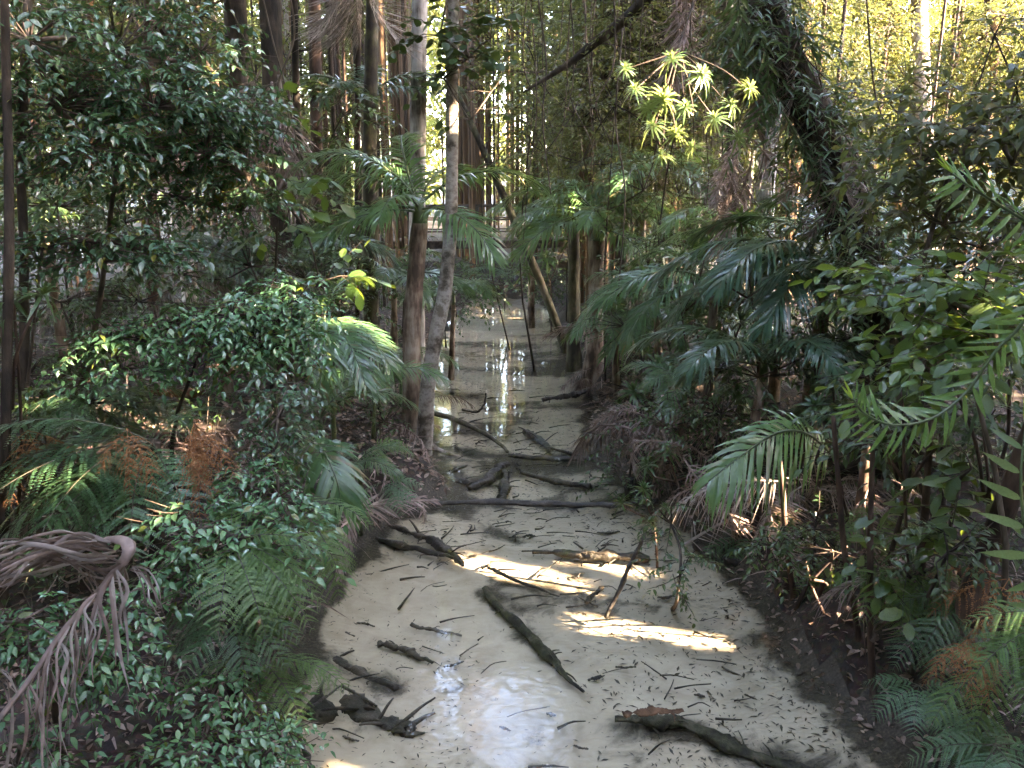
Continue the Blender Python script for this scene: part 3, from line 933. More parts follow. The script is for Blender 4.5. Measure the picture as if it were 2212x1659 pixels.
def cloud_mesh(var, mat, tpl=DIAM, n=900, size=.14, rad=(1, 1, .75), name='crown', kk=7, tw=.45):
    """shared crown: tufts of leafy twigs spread unevenly through a rounded volume, holes between them"""
    k = (var, mat, n, size, rad)
    if k not in _cloud:
        g = np.random.default_rng(var * 7 + 3)
        nt = max(n // kk, 8)
        hubs = nrm(g.normal(0, 1, (max(nt // 9, 4), 3))) * g.uniform(.35, 1, (max(nt // 9, 4), 1))
        h = hubs[g.integers(0, len(hubs), nt)]
        O = (h + g.normal(0, .17, (nt, 3))) * rad
        D = nrm(h + g.normal(0, .5, (nt, 3)) + [0, 0, .1])
        p, d, up, s = sprays(O, D, tw * g.uniform(.5, 1.2, nt), kk, size, g, .4, .45)
        limb = sticks(hubs * rad * .35 + g.normal(0, .12, hubs.shape), hubs * rad, .012, .005)
        _cloud[k] = Geo().add(place(tpl, p, d, up, s), 0).add(limb, 1).mesh(name, [M[mat], M['darkbark']], smooth=False)
    return _cloud[k]


def put(name, me, parent, loc, scale=1, rz=0, sz=None, kind=None):
    if name == 'crown':     # none where the water mirrors open sky
        w = np.array(parent.location) + np.asarray(loc, float)
        for c, d, px, d0 in SKY:
            q = w - c; t = q @ d
            if t > 0 and math.sqrt(max(q @ q - t * t, 0)) < px * K * (d0 + t) + scale * 1.05: return None
    o = link(name, me, parent)
    o.location = [float(c) for c in loc]
    o.scale = (scale, scale, sz if sz else scale) if np.isscalar(scale) else scale
    o.rotation_euler = (0, 0, rz)
    return tag(o, kind=kind)


def B(x, Y):
    """ground point seen in column x at forward distance Y"""
    z = .3
    for _ in range(3):
        dep = Y * math.cos(PITCH) + (EYE[2] - z) * math.sin(PITCH)
        X = (x - 1106) * K * dep
        z = zg(X, Y)
    return np.array([X, Y, z])


# ------------------------------------------------------------------ boardwalk far upstream
def boardwalk(label, a, b, width, ztop, rails):
    a, b = np.array([*a, ztop]), np.array([*b, ztop])
    t = nrm(b - a); s = np.array([-t[1], t[0], 0]); Lg = np.linalg.norm(b - a)
    o = thing('boardwalk', label, 'boardwalk', (a[0], a[1], 0))
    off = base_of(o)
    n = int(Lg / .15)
    me = Geo().add(box(0, 0, 0, .138, width, .035)).mesh('plank', M['board'], smooth=False)
    rot = math.atan2(t[1], t[0])
    for i in range(n):
        p = link('plank', me, o)
        p.location = [float(c) for c in (a + t * (i + .5) * Lg / n - off + Z * R.uniform(-.004, .004))]
        p.rotation_euler = (0, 0, rot + R.uniform(-.008, .008))
    for k in (-1, 1):
        V, F = box(0, 0, 0, Lg, .06, .2)
        g = Geo().add((V @ np.array([t, s, Z]) + (a + b) / 2 + s * k * (width / 2 - .08) - Z * .119, F))
        part('joist', g, M['joist'], o, smooth=False)
    m = int(Lg / 1.6) + 1
    for i in range(m):
        for k in (-1, 1):
            q = a + t * (i * Lg / max(m - 1, 1)) + s * k * (width / 2 + .05)
            top = ztop + (1.0 if k in rails else -.02)
            gz = min(zg(q[0], q[1]), 0) - .2
            part('post', Geo().add(box(q[0], q[1], (top + gz) / 2, .09, .09, top - gz)), M['joist'], o, smooth=False)
    for k in rails:
        for hz, th in ((1.0, .05), (.62, .04), (.28, .04)):
            V, F = box(0, 0, 0, Lg, .045, th)
            part('rail', Geo().add((V @ np.array([t, s, Z]) + (a + b) / 2 + s * k * (width / 2 - .02) + Z * hz, F)), M['board'], o, smooth=False)
    return o


boardwalk('timber boardwalk with post and rail crossing the far end of the stream', (-4.5, 24.6), (2.3, 25.4), 1.3, 1.45, (-1, 1))
boardwalk('plank walkway running along the right bank behind the thicket', (3.0, 24.6), (3.5, 13.2), 1.25, 1.28, (1,))

# ------------------------------------------------------------------ the tree trunks
# palm with its crown over the stream, left of centre
pb = B(893, 9.75)
palm('leafy feather palm on the left bank, its whole crown in view above the stream', pb, P(907, 478, 9.9), .1,
     [(95, 0, 1.6), (180, 1, 1.65), (194, 2, 1.5), (316, 4, 1.45), (217, 4, 1.6), (177, 4, 1.9), (4, 2, 1.7), (50, 1, 1.4), (150, 1, 1.5), (250, 3, 1.2)],
     kind='palmlight', scale=.9, bend=(-.06, 0), name='feather_palm', bark='palmbark', seed=5, rough=.09)
# slim pale tree crossing the palm
trunk_tree('slim pale blotched tree whose bent trunk leans across the foot of the feather palm',
           [B(916, 9.45), P(922, 860, 9.4), P(938, 740, 9.35), P(962, 620, 9.4), P(975, 450, 9.5), P(976, 250, 9.55), P(978, 60, 9.6), P(985, -300, 9.7), P(990, -700, 9.9)],
           [.10, .088, .082, .078, .07, .064, .058, .04, .02], 'palebark', seed=8, m=44, rough=.06, roots=3,
           crown=lambda o: put('crown', cloud_mesh(1, 'darkleaf', OVATE, 1700, .12), o, P(985, -480, 9.7) - base_of(o), 1.3))
trunk_tree('straight white-barked tree trunk rising behind the feather palm',
           [B(900, 13.6), P(902, 400, 13.6), P(905, 150, 13.6), P(907, -20, 13.6), P(915, -500, 13.8)], [.145, .13, .125, .12, .1], 'whitebark', seed=3, m=30, rough=.04,
           crown=lambda o: put('crown', cloud_mesh(2, 'darkleaf', DIAM, 1600, .2), o, P(915, -620, 13.8) - base_of(o), 2.2))
trunk_tree('leaning bare sapling slanting down to the right bank of the stream',
           [B(1222, 15.5), P(1180, 640, 15.5), P(1125, 510, 15.6), P(1065, 370, 15.8), P(1015, 260, 16), P(985, 190, 16.2)], [.085, .075, .07, .062, .052, .03], 'mossbark', seed=4, m=26)
trunk_tree('mossy dark-footed tree with a white upper trunk left of the feather palm',
           [B(800, 13), P(802, 560, 13), P(800, 330, 13), P(803, 100, 13.1), P(808, -200, 13.2)], [.15, .125, .11, .1, .09], 'mossbark', seed=6)
trunk_tree('dark rough trunk hung with dead vines on the left side',
           [B(610, 10.2), P(605, 500, 10.2), P(590, 300, 10.2), P(585, 100, 10.2), P(570, -300, 10.4)], [.16, .14, .13, .13, .12], 'darkbark', seed=7, rough=.14)
trunk_tree('second dark trunk close behind the vine-hung trunk', [B(545, 11.5), P(530, 450, 11.5), P(515, 200, 11.5), P(505, -200, 11.6)], [.17, .14, .14, .12], 'darkbark', seed=9, rough=.12)
trunk_tree('thin dark straight trunk between the vine-hung trunk and the mossy tree', [B(648, 12), P(646, 400, 12), P(640, 200, 12), P(630, -200, 12)], [.06, .055, .05, .045], 'darkbark', seed=10)
trunk_tree('dark rough trunk close to the left edge of the picture', [B(5, 4.6), P(15, 800, 4.6), P(20, 500, 4.65), P(16, 250, 4.7), P(8, -100, 4.7)], [.036, .028, .026, .024, .02], 'darkbark', seed=11, m=26)
trunk_tree('thin grey stem beside the dark trunk at the left edge', [B(55, 5.4), P(52, 560, 5.4), P(45, 350, 5.4), P(60, 0, 5.4), P(65, -200, 5.4)], [.03, .028, .026, .024, .02], 'twig', seed=12)
trunk_tree('pale trunk seen through the gap under the leaning tree on the right', [B(1655, 13), P(1652, 480, 13), P(1668, 250, 13), P(1690, 0, 13.2), P(1700, -300, 13.4)], [.16, .14, .14, .13, .12], 'whitebark', seed=13)
for nm, x0, x1, Y, r, bk in (('tall grey trunk in the sunny gap at upper right', 2010, 1985, 19, .2, 'palebark'), ('darker trunk left of the grey one in the sunny gap', 1945, 1925, 21, .2, 'tanbark'), ('slender trunk at the far right of the sunny gap', 2120, 2150, 20, .1, 'tanbark'), ('crooked trunk by the leaning tree in the sunny gap', 1830, 1850, 22, .12, 'darkbark'),
                             ('dark stem right of the reddish stem in the thicket', 1590, 1570, 12, .07, 'darkbark'),
                             ('narrow trunk behind the left shrub with sunlit edge', 190, 196, 14, .06, 'tanbark'), ('brown trunk behind the left tree foliage', 330, 322, 13, .09, 'redbark'), ('stout brown trunk right of the vine-hung trunk', 690, 680, 15, .12, 'redbark'), ('reddish slim trunk near the mossy tree', 770, 775, 14, .055, 'redbark')):
    trunk_tree(nm, [B(x0, Y), P((x0 + x1) / 2, 300, Y), P(x1, 0, Y), P(x1, -400, Y + .1)], [r, r * .9, r * .85, r * .7], bk, seed=int(x0), m=22, rough=.08,
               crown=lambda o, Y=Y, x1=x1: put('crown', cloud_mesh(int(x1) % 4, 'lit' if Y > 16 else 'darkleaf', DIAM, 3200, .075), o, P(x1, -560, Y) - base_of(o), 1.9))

# the big leaning tree wrapped in climbers, right
lean = [B(1925, 7.3), P(1890, 760, 7.3), P(1860, 560, 7.4), P(1815, 400, 7.5), P(1755, 250, 7.6), P(1690, 120, 7.7), P(1650, 0, 7.8), P(1600, -250, 8)]
trunk_tree('big dark leaning tree wrapped in roots and climbers on the right bank', lean, [.21, .18, .17, .18, .19, .18, .15, .12], 'darkbark', seed=21, m=46, n=16, rough=.16, roots=4)
o = thing('aerial_roots', 'tangle of thin brown roots clinging to the big leaning tree', 'roots', lean[1])
g = Geo()
lc = spline(lean[1:], 60)
for i in range(70):
    a = R.randrange(2, 40); b = min(a + R.randrange(8, 24), 59)
    pts = []
    th = R.uniform(0, 2 * PI)
    for k in np.linspace(a, b, 6):
        c = lc[int(k)]; th += R.uniform(-.5, .5); rr = R.uniform(.17, .27)
        pts.append(c + rr * np.array([math.cos(th), math.sin(th), 0]))
    g.add(tube(pts, [R.uniform(.004, .011), .004], 4, 14))
part('root_tangle', g, M['redbark'], o, kind='stuff')
trunk_tree('thick dark branch slanting up through the canopy right of centre', [P(1130, 200, 11.6), P(1225, 140, 11.4), P(1310, 75, 11.2), P(1390, 5, 11), P(1480, -120, 10.8), P(1560, -300, 10.5)], [.012, .04, .065, .08, .09, .1], 'darkbark', name='branch', cat='branch', rough=.22, seed=22, foot=False)
# saplings along the dark right bank
for nm, pts, r in (('slim red-barked sapling at the water edge under the low palm frond', [(1715, 1290), (1700, 1180), (1690, 1050), (1680, 960)], .03),
                   ('thinner sapling left of the dark upright sapling on the right bank', [(1855, 1380), (1825, 1200), (1812, 1050), (1800, 900)], .026),
                   ('dark upright sapling in the middle of the dark right bank', [(1885, 1500), (1880, 1350), (1880, 1150), (1885, 960)], .028),
                   ('straight reddish sapling below the drooping spear-leaf shoot', [(1990, 1420), (1990, 1250), (2000, 1080), (2012, 900)], .034),
                   ('bare thin stem crossing the dark bank beside the dark upright sapling', [(1893, 1560), (1880, 1490), (1870, 1420), (1865, 1330)], .007)):
    z_ = .3
    for _ in range(6):
        q_ = G(pts[0][0], pts[0][1], z_); z_ = .5 * z_ + .5 * zg(q_[0], q_[1])
    Y = q_[1]
    trunk_tree(nm, [B(pts[0][0], Y)] + [P(x, y, Y) for x, y in pts[1:]], [r * .85, r * .75, r * .7, r * .5], 'redbark' if 'moss' not in nm else 'mossbark', cat='sapling', name='sapling', seed=int(pts[0][0]), n=8, m=24, rough=.1)
trunk_tree('thick pale-brown leaning trunk at the right edge', [P(2105, 1270, 4.1), P(2140, 1180, 4.1), P(2185, 1060, 4.05), P(2260, 850, 4)], [.065, .06, .055, .05], 'redbark', seed=29, n=10, m=20)

# ------------------------------------------------------------------ mid-distance palms
pal = [
    ('palm right of the stream with fronds reaching over the far pool', 1285, 470, 13.2, .11, [(182, 2, 1.7), (205, 3, 1.6), (228, 4, 1.7), (150, 1, 1.5), (60, 1, 1.5), (20, 2, 1.5), (330, 3, 1.4), (265, 3, 1.2)], 'palmlight'),
    ('small palm on the right bank with pale frond tips above the pool', 1420, 660, 10.4, .05, [(200, 3, 1.2), (240, 4, 1.1), (285, 4, 1.1), (330, 3, 1.1), (20, 2, 1.2), (90, 1, 1.2), (150, 1, 1.1)], 'palm'),
    ('low palm in front of the brown-footed trunk on the right', 1330, 700, 11.5, .05, ring(7, 1.0, (2, 3, 4), 3), 'palm'),
    ('dark-fronded palm in the shade under the leaning tree', 1790, 560, 7.9, .08, [(190, 4, 1.8), (175, 3, 1.8), (210, 3, 1.6), (235, 4, 1.5), (150, 2, 1.5), (100, 1, 1.5), (20, 3, 1.6), (340, 4, 1.5)], 'palmblue'),
    ('palm with broad fronds behind the broad-leaved shrub at right', 2060, 500, 8.2, .07, ring(8, 1.7, (2, 3, 4), 8, 20), 'palm'),
    ('tall palm behind the mossy tree with a frond arching at the top', 790, 215, 13.4, .1, [(10, 2, 1.7), (350, 3, 1.5), (170, 2, 1.6), (200, 3, 1.6), (90, 1, 1.6), (250, 3, 1.4)], 'palmblue'),
    ('palm with low fronds half hidden between the left trunks', 700, 520, 12.5, .07, ring(7, 1.3, (2, 3, 4), 12), 'palmblue'),
    ('young palm at the foot of the mossy tree', 850, 610, 12.3, .05, ring(7, 1.25, (1, 2, 3), 14), 'palm'),
    ('young palm by the pool edge behind the slim pale tree', 980, 640, 13.5, .04, ring(6, 1.1, (2, 3), 16), 'palm'),
    ('palm far back left with pale fronds in the gloom', 470, 560, 10, .07, ring(7, 1.4, (2, 3, 4), 18), 'palmblue'),
    ('palm frond cluster catching yellow sun far left', 95, 470, 8.6, .05, ring(7, 1.1, (2, 3, 4), 20), 'palm'),
    ('palm in the thicket left of the leaning tree', 1545, 610, 9.6, .06, ring(8, 1.4, (2, 3, 4), 22), 'palm'),
    ('small palm low in the thicket by the brown frond skirt', 1480, 830, 8.6, .04, ring(7, .9, (2, 3), 24), 'palm'),
    ('small palm in the thicket above the long low frond', 1650, 790, 7.2, .05, ring(8, 1.15, (2, 3, 4), 26), 'palmblue'),
    ('palm at the back of the right thicket near the walkway', 1430, 560, 15, .06, ring(7, 1.3, (1, 2, 3), 28), 'palm'),
    ('palm deep behind the leaning sapling', 1150, 470, 18.5, .07, ring(7, 1.5, (2, 3), 30), 'palm'),
    ('palm deep at right beneath the sunny gap', 1960, 430, 13, .08, ring(8, 1.6, (2, 3), 32), 'palm'),
]
for i, (lb, x, y, Y, r, fr, kd) in enumerate(pal):
    c = P(x, y, Y)
    palm(lb, ground(c[0] + R.uniform(-.12, .12), c[1] + R.uniform(-.1, .1)), c - Z * .12, r, fr, kd, name='feather_palm', scale=.8, seed=50 + i, bark='palmbark', rough=.1)

for i, (lb, x, y, Y, r, fr, kd, bk) in enumerate((
        ('mossy twin palm trunk beside the slanting sapling foot on the right bank', 1240, 430, 14.2, .1, ring(7, 1.4, (2, 3, 4), 61), 'palm', 'mossbark'),
        ('brown-footed palm whose stout trunk stands right of the far pool', 1292, 500, 12.9, .13, ring(7, 1.3, (2, 3, 4), 62), 'palmlight', 'palmbark'),
        ('dark-trunked palm behind the brown-footed palm', 1345, 440, 14.5, .14, ring(8, 1.5, (2, 3, 4), 63), 'palm', 'darkbark'),
        ('palm with low sweeping fronds filling the middle of the right thicket', 1480, 660, 11.5, .06, ring(9, 1.5, (2, 3, 4), 64), 'palm', 'palmbark'),
        ('palm left of the sunlit rosettes', 1390, 350, 14, .07, ring(8, 1.5, (2, 3, 4), 65), 'palm', 'palmbark'),
        ('palm below the sunlit rosettes', 1570, 500, 11, .06, ring(8, 1.4, (2, 3, 4), 66), 'palmlight', 'palmbark'),
        ('palm between the pale trunk and the leaning tree', 1690, 620, 9.5, .06, ring(8, 1.5, (2, 3, 4), 67), 'palm', 'palmbark'),
        ('palm right of the leaning tree foot', 1960, 640, 7.0, .06, ring(8, 1.4, (2, 3, 4), 68), 'palmblue', 'palmbark'),
        ('palm on the low right bank behind the saplings', 1880, 900, 6.0, .04, ring(7, 1.0, (2, 3, 4), 69), 'palmblue', 'palmbark'))):
    c = P(x, y, Y)
    palm(lb, ground(c[0] + R.uniform(-.08, .08), c[1] + R.uniform(-.1, .1)), c - Z * .12, r, fr, kd, name='feather_palm', scale=.8, seed=90 + i, bark=bk, rough=.1)

# palm seedlings whose fronds spring from the ground, left bank
for lb, x, y, Y, fr in (
        ('palm seedling with a sunlit drooping frond beside the round-crowned shrub', 700, 690, 6.7, [(300, 4, 1.05), (285, 4, 1.1), (322, 4, .9), (250, 4, .9), (60, 1, .8), (190, 3, .8)]),
        ('palm seedling with one frond arching towards the palm trunk', 690, 905, 6.3, [(12, 2, .85), (30, 1, .7), (150, 2, .7), (250, 4, .6), (80, 1, .8)]),
        ('fern-like palm seedling behind the arching frond', 770, 1000, 6.9, [(20, 2, .55), (330, 3, .5), (160, 2, .5), (270, 3, .45)]),
        ('palm seedling on the bank left of the feather palm foot', 800, 830, 8.5, ring(6, .8, (2, 3, 4), 41)),
        ('palm seedling in the shade right of the mossy tree', 860, 790, 10.5, ring(6, .8, (2, 3), 43)),
        ('palm seedling far left in the gloom', 240, 900, 6.0, ring(6, .8, (2, 3, 4), 45))):
    p = P(x, y, Y)
    o = thing('palm_seedling', lb, 'palm', ground(p[0], p[1]))
    h = p - base_of(o)
    part('stalk', Geo().add(tube([base_of(o), base_of(o) + h * .6 + [.03, 0, 0], p], [.025, .018], 6, 8, .1)), M['rachis'], o)
    for az, v, s in fr:
        frond_at(o, h, az, v, s, 'palm', R.uniform(-15, 15))


def big_frond(label, pts, n, ll, w, mat, seed, droop=.4, vee=.1, thick=.011, ragged=0.0, petiole=.12, up=Z, fwd=(25, 62), tip=.35, name='palm_frond', cat='palm frond'):
    """a near frond: every leaflet its own piece"""
    c = spline(pts, 30)
    o = thing(name, label, cat, c[0])
    ra, lf = frond_parts(c, n, ll, w, seed, droop, vee, petiole, thick, ragged, up, fwd, tip)
    part('stalk', Geo().add(ra), M['rachis'] if ragged < .3 else M[mat], o)
    Bb, D, W, Lf, ww, dr = lf
    for i in range(len(Bb)):
        part('leaflet', Geo().add(leaflet_strips(Bb[i:i + 1], D[i:i + 1], W[i:i + 1], Lf[i:i + 1], ww[i:i + 1], dr[i:i + 1], rng, 5)), M[mat], o)
    return o


big_frond('long green palm frond hanging low over the right bank', [P(1800, 985, 5.5), P(1745, 938, 5.3), P(1680, 935, 5.1), P(1600, 985, 4.95), P(1530, 1040, 4.85)], 44, .36, .022, 'palmlight', 61, .6, .02, petiole=.05, up=nrm(np.array([.1, -.75, .65])))
big_frond('broad palm frond hanging over the left bank tip down', [P(668, 920, 5.9), P(678, 950, 5.6), P(705, 985, 5.35), P(728, 1040, 5.2), P(738, 1095, 5.15)], 40, .34, .021, 'palm', 62, .5, .02, petiole=.18, up=nrm(np.array([.15, -.8, .6])))

# ------------------------------------------------------------------ large dead frond, lower left corner
Yd = 2.75
df = thing('dead_palm_frond', 'large dead brown palm frond hooked over the shrubs in the lower left corner', 'palm frond', P(-40, 1600, Yd))
part('stalk', Geo().add(tube([P(-40, 1600, 2.5), P(55, 1480, 2.6), P(140, 1360, 2.7), P(225, 1265, Yd), P(272, 1205, Yd), P(278, 1180, 2.78), P(255, 1165, 2.8), P(215, 1168, 2.85)], [.009, .01, .011, .014, .02, .025, .018, .008], 7, 40, .14, 3, .55)), M['dead'], df)
def strip(parent, pts, w, mat='dead', name='leaflet', seed=0):
    c = spline(pts, 12)
    T = nrm(np.gradient(c, axis=0))
    g = np.random.default_rng(seed)
    W = nrm(np.cross(T, np.array([.2, 1, .1]))) + np.array([0, 1, 0]) * g.uniform(-.6, .6)
    prof = np.interp(np.linspace(0, 1, 12), [0, .2, .6, 1], [.5, 1, .85, .1])[:, None] * w / 2
    V = np.stack([c - W * prof, c + nrm(np.cross(T, W)) * w * .25 * (prof > w * .1), c + W * prof], 1).reshape(-1, 3)
    i = np.arange(11) * 3
    F = np.concatenate([np.stack([i, i + 1, i + 4, i + 3], -1), np.stack([i + 1, i + 2, i + 5, i + 4], -1)])
    return part(name, Geo().add((V, F)), M[mat], parent)
for i, (pp, w) in enumerate([
        ([(240, 1172), (170, 1158), (90, 1172), (10, 1200), (-60, 1235)], .05), ([(235, 1180), (150, 1165), (60, 1188), (-40, 1240)], .045), ([(250, 1190), (170, 1185), (80, 1200), (0, 1235), (-50, 1265)], .04),
        ([(255, 1200), (180, 1200), (100, 1180), (20, 1172), (-40, 1185)], .045), ([(262, 1215), (200, 1190), (130, 1180), (50, 1215), (-20, 1270)], .04), ([(200, 1175), (120, 1200), (40, 1240), (-30, 1290)], .035),
        ([(270, 1225), (250, 1250), (200, 1225), (140, 1195), (100, 1190)], .03), ([(255, 1240), (225, 1235), (180, 1205), (120, 1180)], .028),
        ([(280, 1230), (310, 1245), (330, 1265), (345, 1300)], .026), ([(285, 1222), (320, 1232), (342, 1270), (348, 1305)], .022), ([(215, 1300), (190, 1250), (150, 1215), (110, 1195)], .028),
        ([(180, 1340), (178, 1400), (190, 1440), (178, 1455)], .022), ([(150, 1370), (130, 1420), (100, 1440)], .018), ([(110, 1405), (108, 1480), (102, 1560), (105, 1680)], .02), ([(100, 1420), (125, 1500), (130, 1600), (128, 1690)], .018), ([(85, 1440), (80, 1500), (95, 1600), (118, 1670)], .022),
        ([(60, 1475), (75, 1500), (80, 1540), (70, 1600)], .03), ([(130, 1385), (150, 1420), (145, 1500), (148, 1600)], .016), ([(40, 1500), (15, 1460), (-20, 1440), (-50, 1430)], .03), ([(20, 1520), (5, 1480), (-30, 1460)], .025), ([(5, 1545), (15, 1600), (30, 1660), (35, 1700)], .018),
        ([(190, 1180), (100, 1165), (20, 1180), (-50, 1215)], .04), ([(210, 1170), (140, 1150), (70, 1160), (-10, 1190)], .03)]):
    for jj in range(3): strip(df, [P(x + R.uniform(-22, 22) * (k > 0), y + R.uniform(-14, 46) * (k > 0), Yd + .03 * jj + .1 * math.sin(i + k + jj)) for k, (x, y) in enumerate(pp)], w * R.uniform(.25, .45), 'deadgrey' if (i + jj) % 3 == 0 else 'dead', seed=i + 40 * jj)
    strip(df, [P(x, y, Yd + .1 * math.sin(i + k) - .03 * k) for k, (x, y) in enumerate(pp)], w * .42, 'deadgrey' if i % 3 == 0 else 'dead', seed=i)

for i in range(22):
    t_ = R.uniform(.05, .95)
    px, py = 272 - 300 * t_ + 20 * t_ * (1 - t_), 1215 + 375 * t_ ** 1.15
    ex, ey = px + R.uniform(-55, 40), py + R.uniform(70, 260)
    strip(df, [P(px, py, 2.62), P(px + (ex - px) * .4 + R.uniform(-18, 18), py + (ey - py) * .3, 2.58), P((px + ex * 2) / 3 + R.uniform(-14, 14), py + (ey - py) * .7, 2.56), P(ex, ey, 2.55)], R.uniform(.008, .017), 'deadgrey' if i % 2 else 'dead', seed=200 + i)

# dead fronds lying at the water's edge
big_frond('dead brown frond lying from the left bank out over the water', [P(690, 1120, 6.6), P(770, 1100, 6.6), P(850, 1086, 6.7), P(940, 1080, 6.85)], 30, .3, .02, 'dead', 71, .3, .0, .014, .5, .04, nrm(np.array([0, -.5, .85])), (48, 66), .3, 'dead_palm_frond')
big_frond('dead brown frond hanging straight down to the water on the left bank', [P(770, 1100, 6.3), P(755, 1130, 6.15), P(742, 1180, 6.0), P(732, 1250, 5.85)], 30, .17, .018, 'dead', 72, .3, .05, .01, .35, .02, nrm(np.array([.1, -.9, .3])), (50, 66), .3, 'dead_palm_frond')
big_frond('bluish dead frond stalk with comb-like leaflets on the right bank', [P(1478, 1176, 6.5), P(1530, 1145, 6.55), P(1580, 1118, 6.6), P(1640, 1075, 6.7)], 16, .3, .01, 'deadgrey', 73, .1, .0, .014, .3, .1, nrm(np.array([.2, -.8, .5])), (35, 40), .8, 'dead_palm_frond')


def dead_skirt(label, x, y, Y, n, L, spread, kind='dead', name='dead_frond_heap', seed=1):
    g = random.Random(seed)
    p = P(x, y, Y)
    o = thing(name, label, 'dead fronds', p)
    for i in range(n):
        frond_at(o, (g.uniform(-spread, spread), g.uniform(-.4, .4), g.uniform(-.12, .12)), g.uniform(0, 360), g.choice((4, 5)), L * g.uniform(.6, 1.1), kind, g.uniform(-60, 60), tilt=g.uniform(-25, 5))
    return o


for i, a in enumerate((('heap of dead brown fronds on the right bank beside the long branch', 1400, 900, 8.2, 9, 1.0, .5), ('heap of dead fronds under the small palms on the right', 1560, 990, 7.0, 8, 1.0, .5),
                       ('pale dead fronds hanging behind the long low green frond', 1690, 1060, 6.3, 9, .9, .5), ('dead fronds heaped under the drooping spear-leaf shoot', 1830, 1060, 5.8, 8, .9, .5), ('dead fronds at the foot of the slanting sapling', 1330, 820, 11.5, 6, .9, .4),
                       ('dead fronds piled at the foot of the feather palm', 800, 1010, 8.2, 8, .9, .45), ('dead fronds strewn under the mossy tree', 770, 900, 9.5, 7, .9, .5), ('brown fronds on the left bank by the rotten orange log', 520, 930, 7.4, 8, 1.0, .7), ('grey dead fronds in the gloom behind the left shrub', 300, 610, 9, 6, 1.1, .8),
                       ('dead fronds littering the right bank above the fern', 2080, 1180, 4.9, 7, .7, .5), ('dead fronds along the left pool edge', 880, 880, 10.2, 6, .8, .3), ('dead fronds under the palm over the far pool', 1290, 700, 14, 6, 1.0, .4))):
    dead_skirt(*a, seed=i, kind='dead' if i not in (2, 8) else 'deadgrey')
# skirts of dead fronds hanging from trunks at the top left
for i, (lb, x, y, Y, n, L) in enumerate((('grey skirt of dead fronds hanging from a palm top at upper left', 760, -70, 12, 8, 1.25), ('brown dead fronds hanging down the vine-hung trunk', 600, 190, 9.9, 7, 1.5), ('dead fronds hanging low on the dark trunk', 540, 470, 9.6, 6, 1.0), ('brown fronds hanging at the top behind the climber-clad branch', 1480, -30, 10.5, 6, 1.2), ('ragged dead fronds and roots hanging from the upper leaning tree', 1680, 110, 7.5, 7, .9), ('ragged dead fronds hanging from the middle of the leaning tree', 1800, 350, 7.2, 6, .7), ('brown skirt hanging in the thicket left of the pale trunk', 1590, 330, 9, 6, 1.0))):
    p = P(x, y, Y); g = random.Random(i + 9)
    o = thing('dead_frond_skirt', lb, 'dead fronds', p)
    for k in range(n):
        frond_at(o, (g.uniform(-.15, .15), g.uniform(-.15, .15), g.uniform(-.1, .2)), g.uniform(0, 360), 5, L * g.uniform(.7, 1.1), 'deadgrey' if i in (0, 2) else 'dead', g.uniform(-40, 40), tilt=g.uniform(-72, -50))
# hanging vines
o = None
for i, (lb, pts, r) in enumerate((('long pale vine hanging in front of the vine-hung trunk', [(560, -40), (590, 90), (620, 200), (640, 300), (655, 350)], .01), ('looped brown vine on the vine-hung trunk', [(625, -20), (635, 80), (600, 190), (625, 260), (590, 360), (560, 440)], .013), ('thin vine looping over the dark trunks', [(500, 20), (540, 120), (560, 240), (545, 330), (570, 420)], .01),
                                  ('thin vine dropping beside the stream tree tops', [(1160, -20), (1180, 140), (1172, 260), (1190, 420)], .012), ('vine hanging in the sunny gap', [(1870, -20), (1890, 200), (1930, 330), (1905, 460)], .012), ('slack vine crossing under the leaning tree', [(1560, 260), (1610, 400), (1680, 480), (1800, 470)], .012), ('brown vine beside the pale trunk at right', [(1630, 200), (1650, 330), (1620, 460), (1660, 600)], .012), ('thin vine in front of the palm over the far pool', [(1345, 60), (1330, 260), (1350, 420), (1335, 640)], .012))):
    Y = 9.6 if i < 3 else 9.9
    o = thing('vine', lb, 'vine', P(*pts[0], Y))
    part('stem', Geo().add(tube([P(x, y, Y + .1 * math.sin(k * 2)) for k, (x, y) in enumerate(pts)], [r, r * .8], 5, 30, .12, i)), M['twig'], o)

# ------------------------------------------------------------------ the shrubs
N = 300
shrub('small_tree', 'large small-leaved tree filling the upper left with glossy dark foliage', 'tree', B(70, 6.2),
      [blob(250, 330, 5.9, 120, 70, 41), blob(60, 60, 5.2, 110, 90, 64), blob(250, 80, 5.8, 150, 90, 96), blob(430, 90, 6.3, 90, 80, 64), blob(120, 210, 5.3, 130, 70, 80), blob(330, 210, 5.7, 130, 70, 96), blob(470, 210, 6.1, 90, 60, 72),
       blob(440, 310, 6.0, 110, 60, 88), blob(535, 360, 6.2, 55, 60, 41), blob(520, 250, 6.4, 60, 50, 38), blob(180, 310, 5.2, 110, 50, 54), blob(520, 440, 6.4, 60, 50, 38), blob(380, 410, 6.2, 100, 50, 48)],
      OVATE, .068, M['shrub'], .3, 11, N, seed=1, stem=.035, bark='twig', flat=.3, droop=.35)
shrub('shrub', 'shrub of flat blue-green sprays at the far left in mid height', 'shrub', B(60, 5.6), [blob(90, 530, 5.3, 80, 24, 22), blob(190, 515, 5.2, 90, 22, 28), blob(290, 530, 5.3, 70, 22, 24), blob(200, 560, 5.4, 130, 20, 26)],
      OVATE, .07, M['shrub'], .3, 10, 160, seed=2, flat=.1)
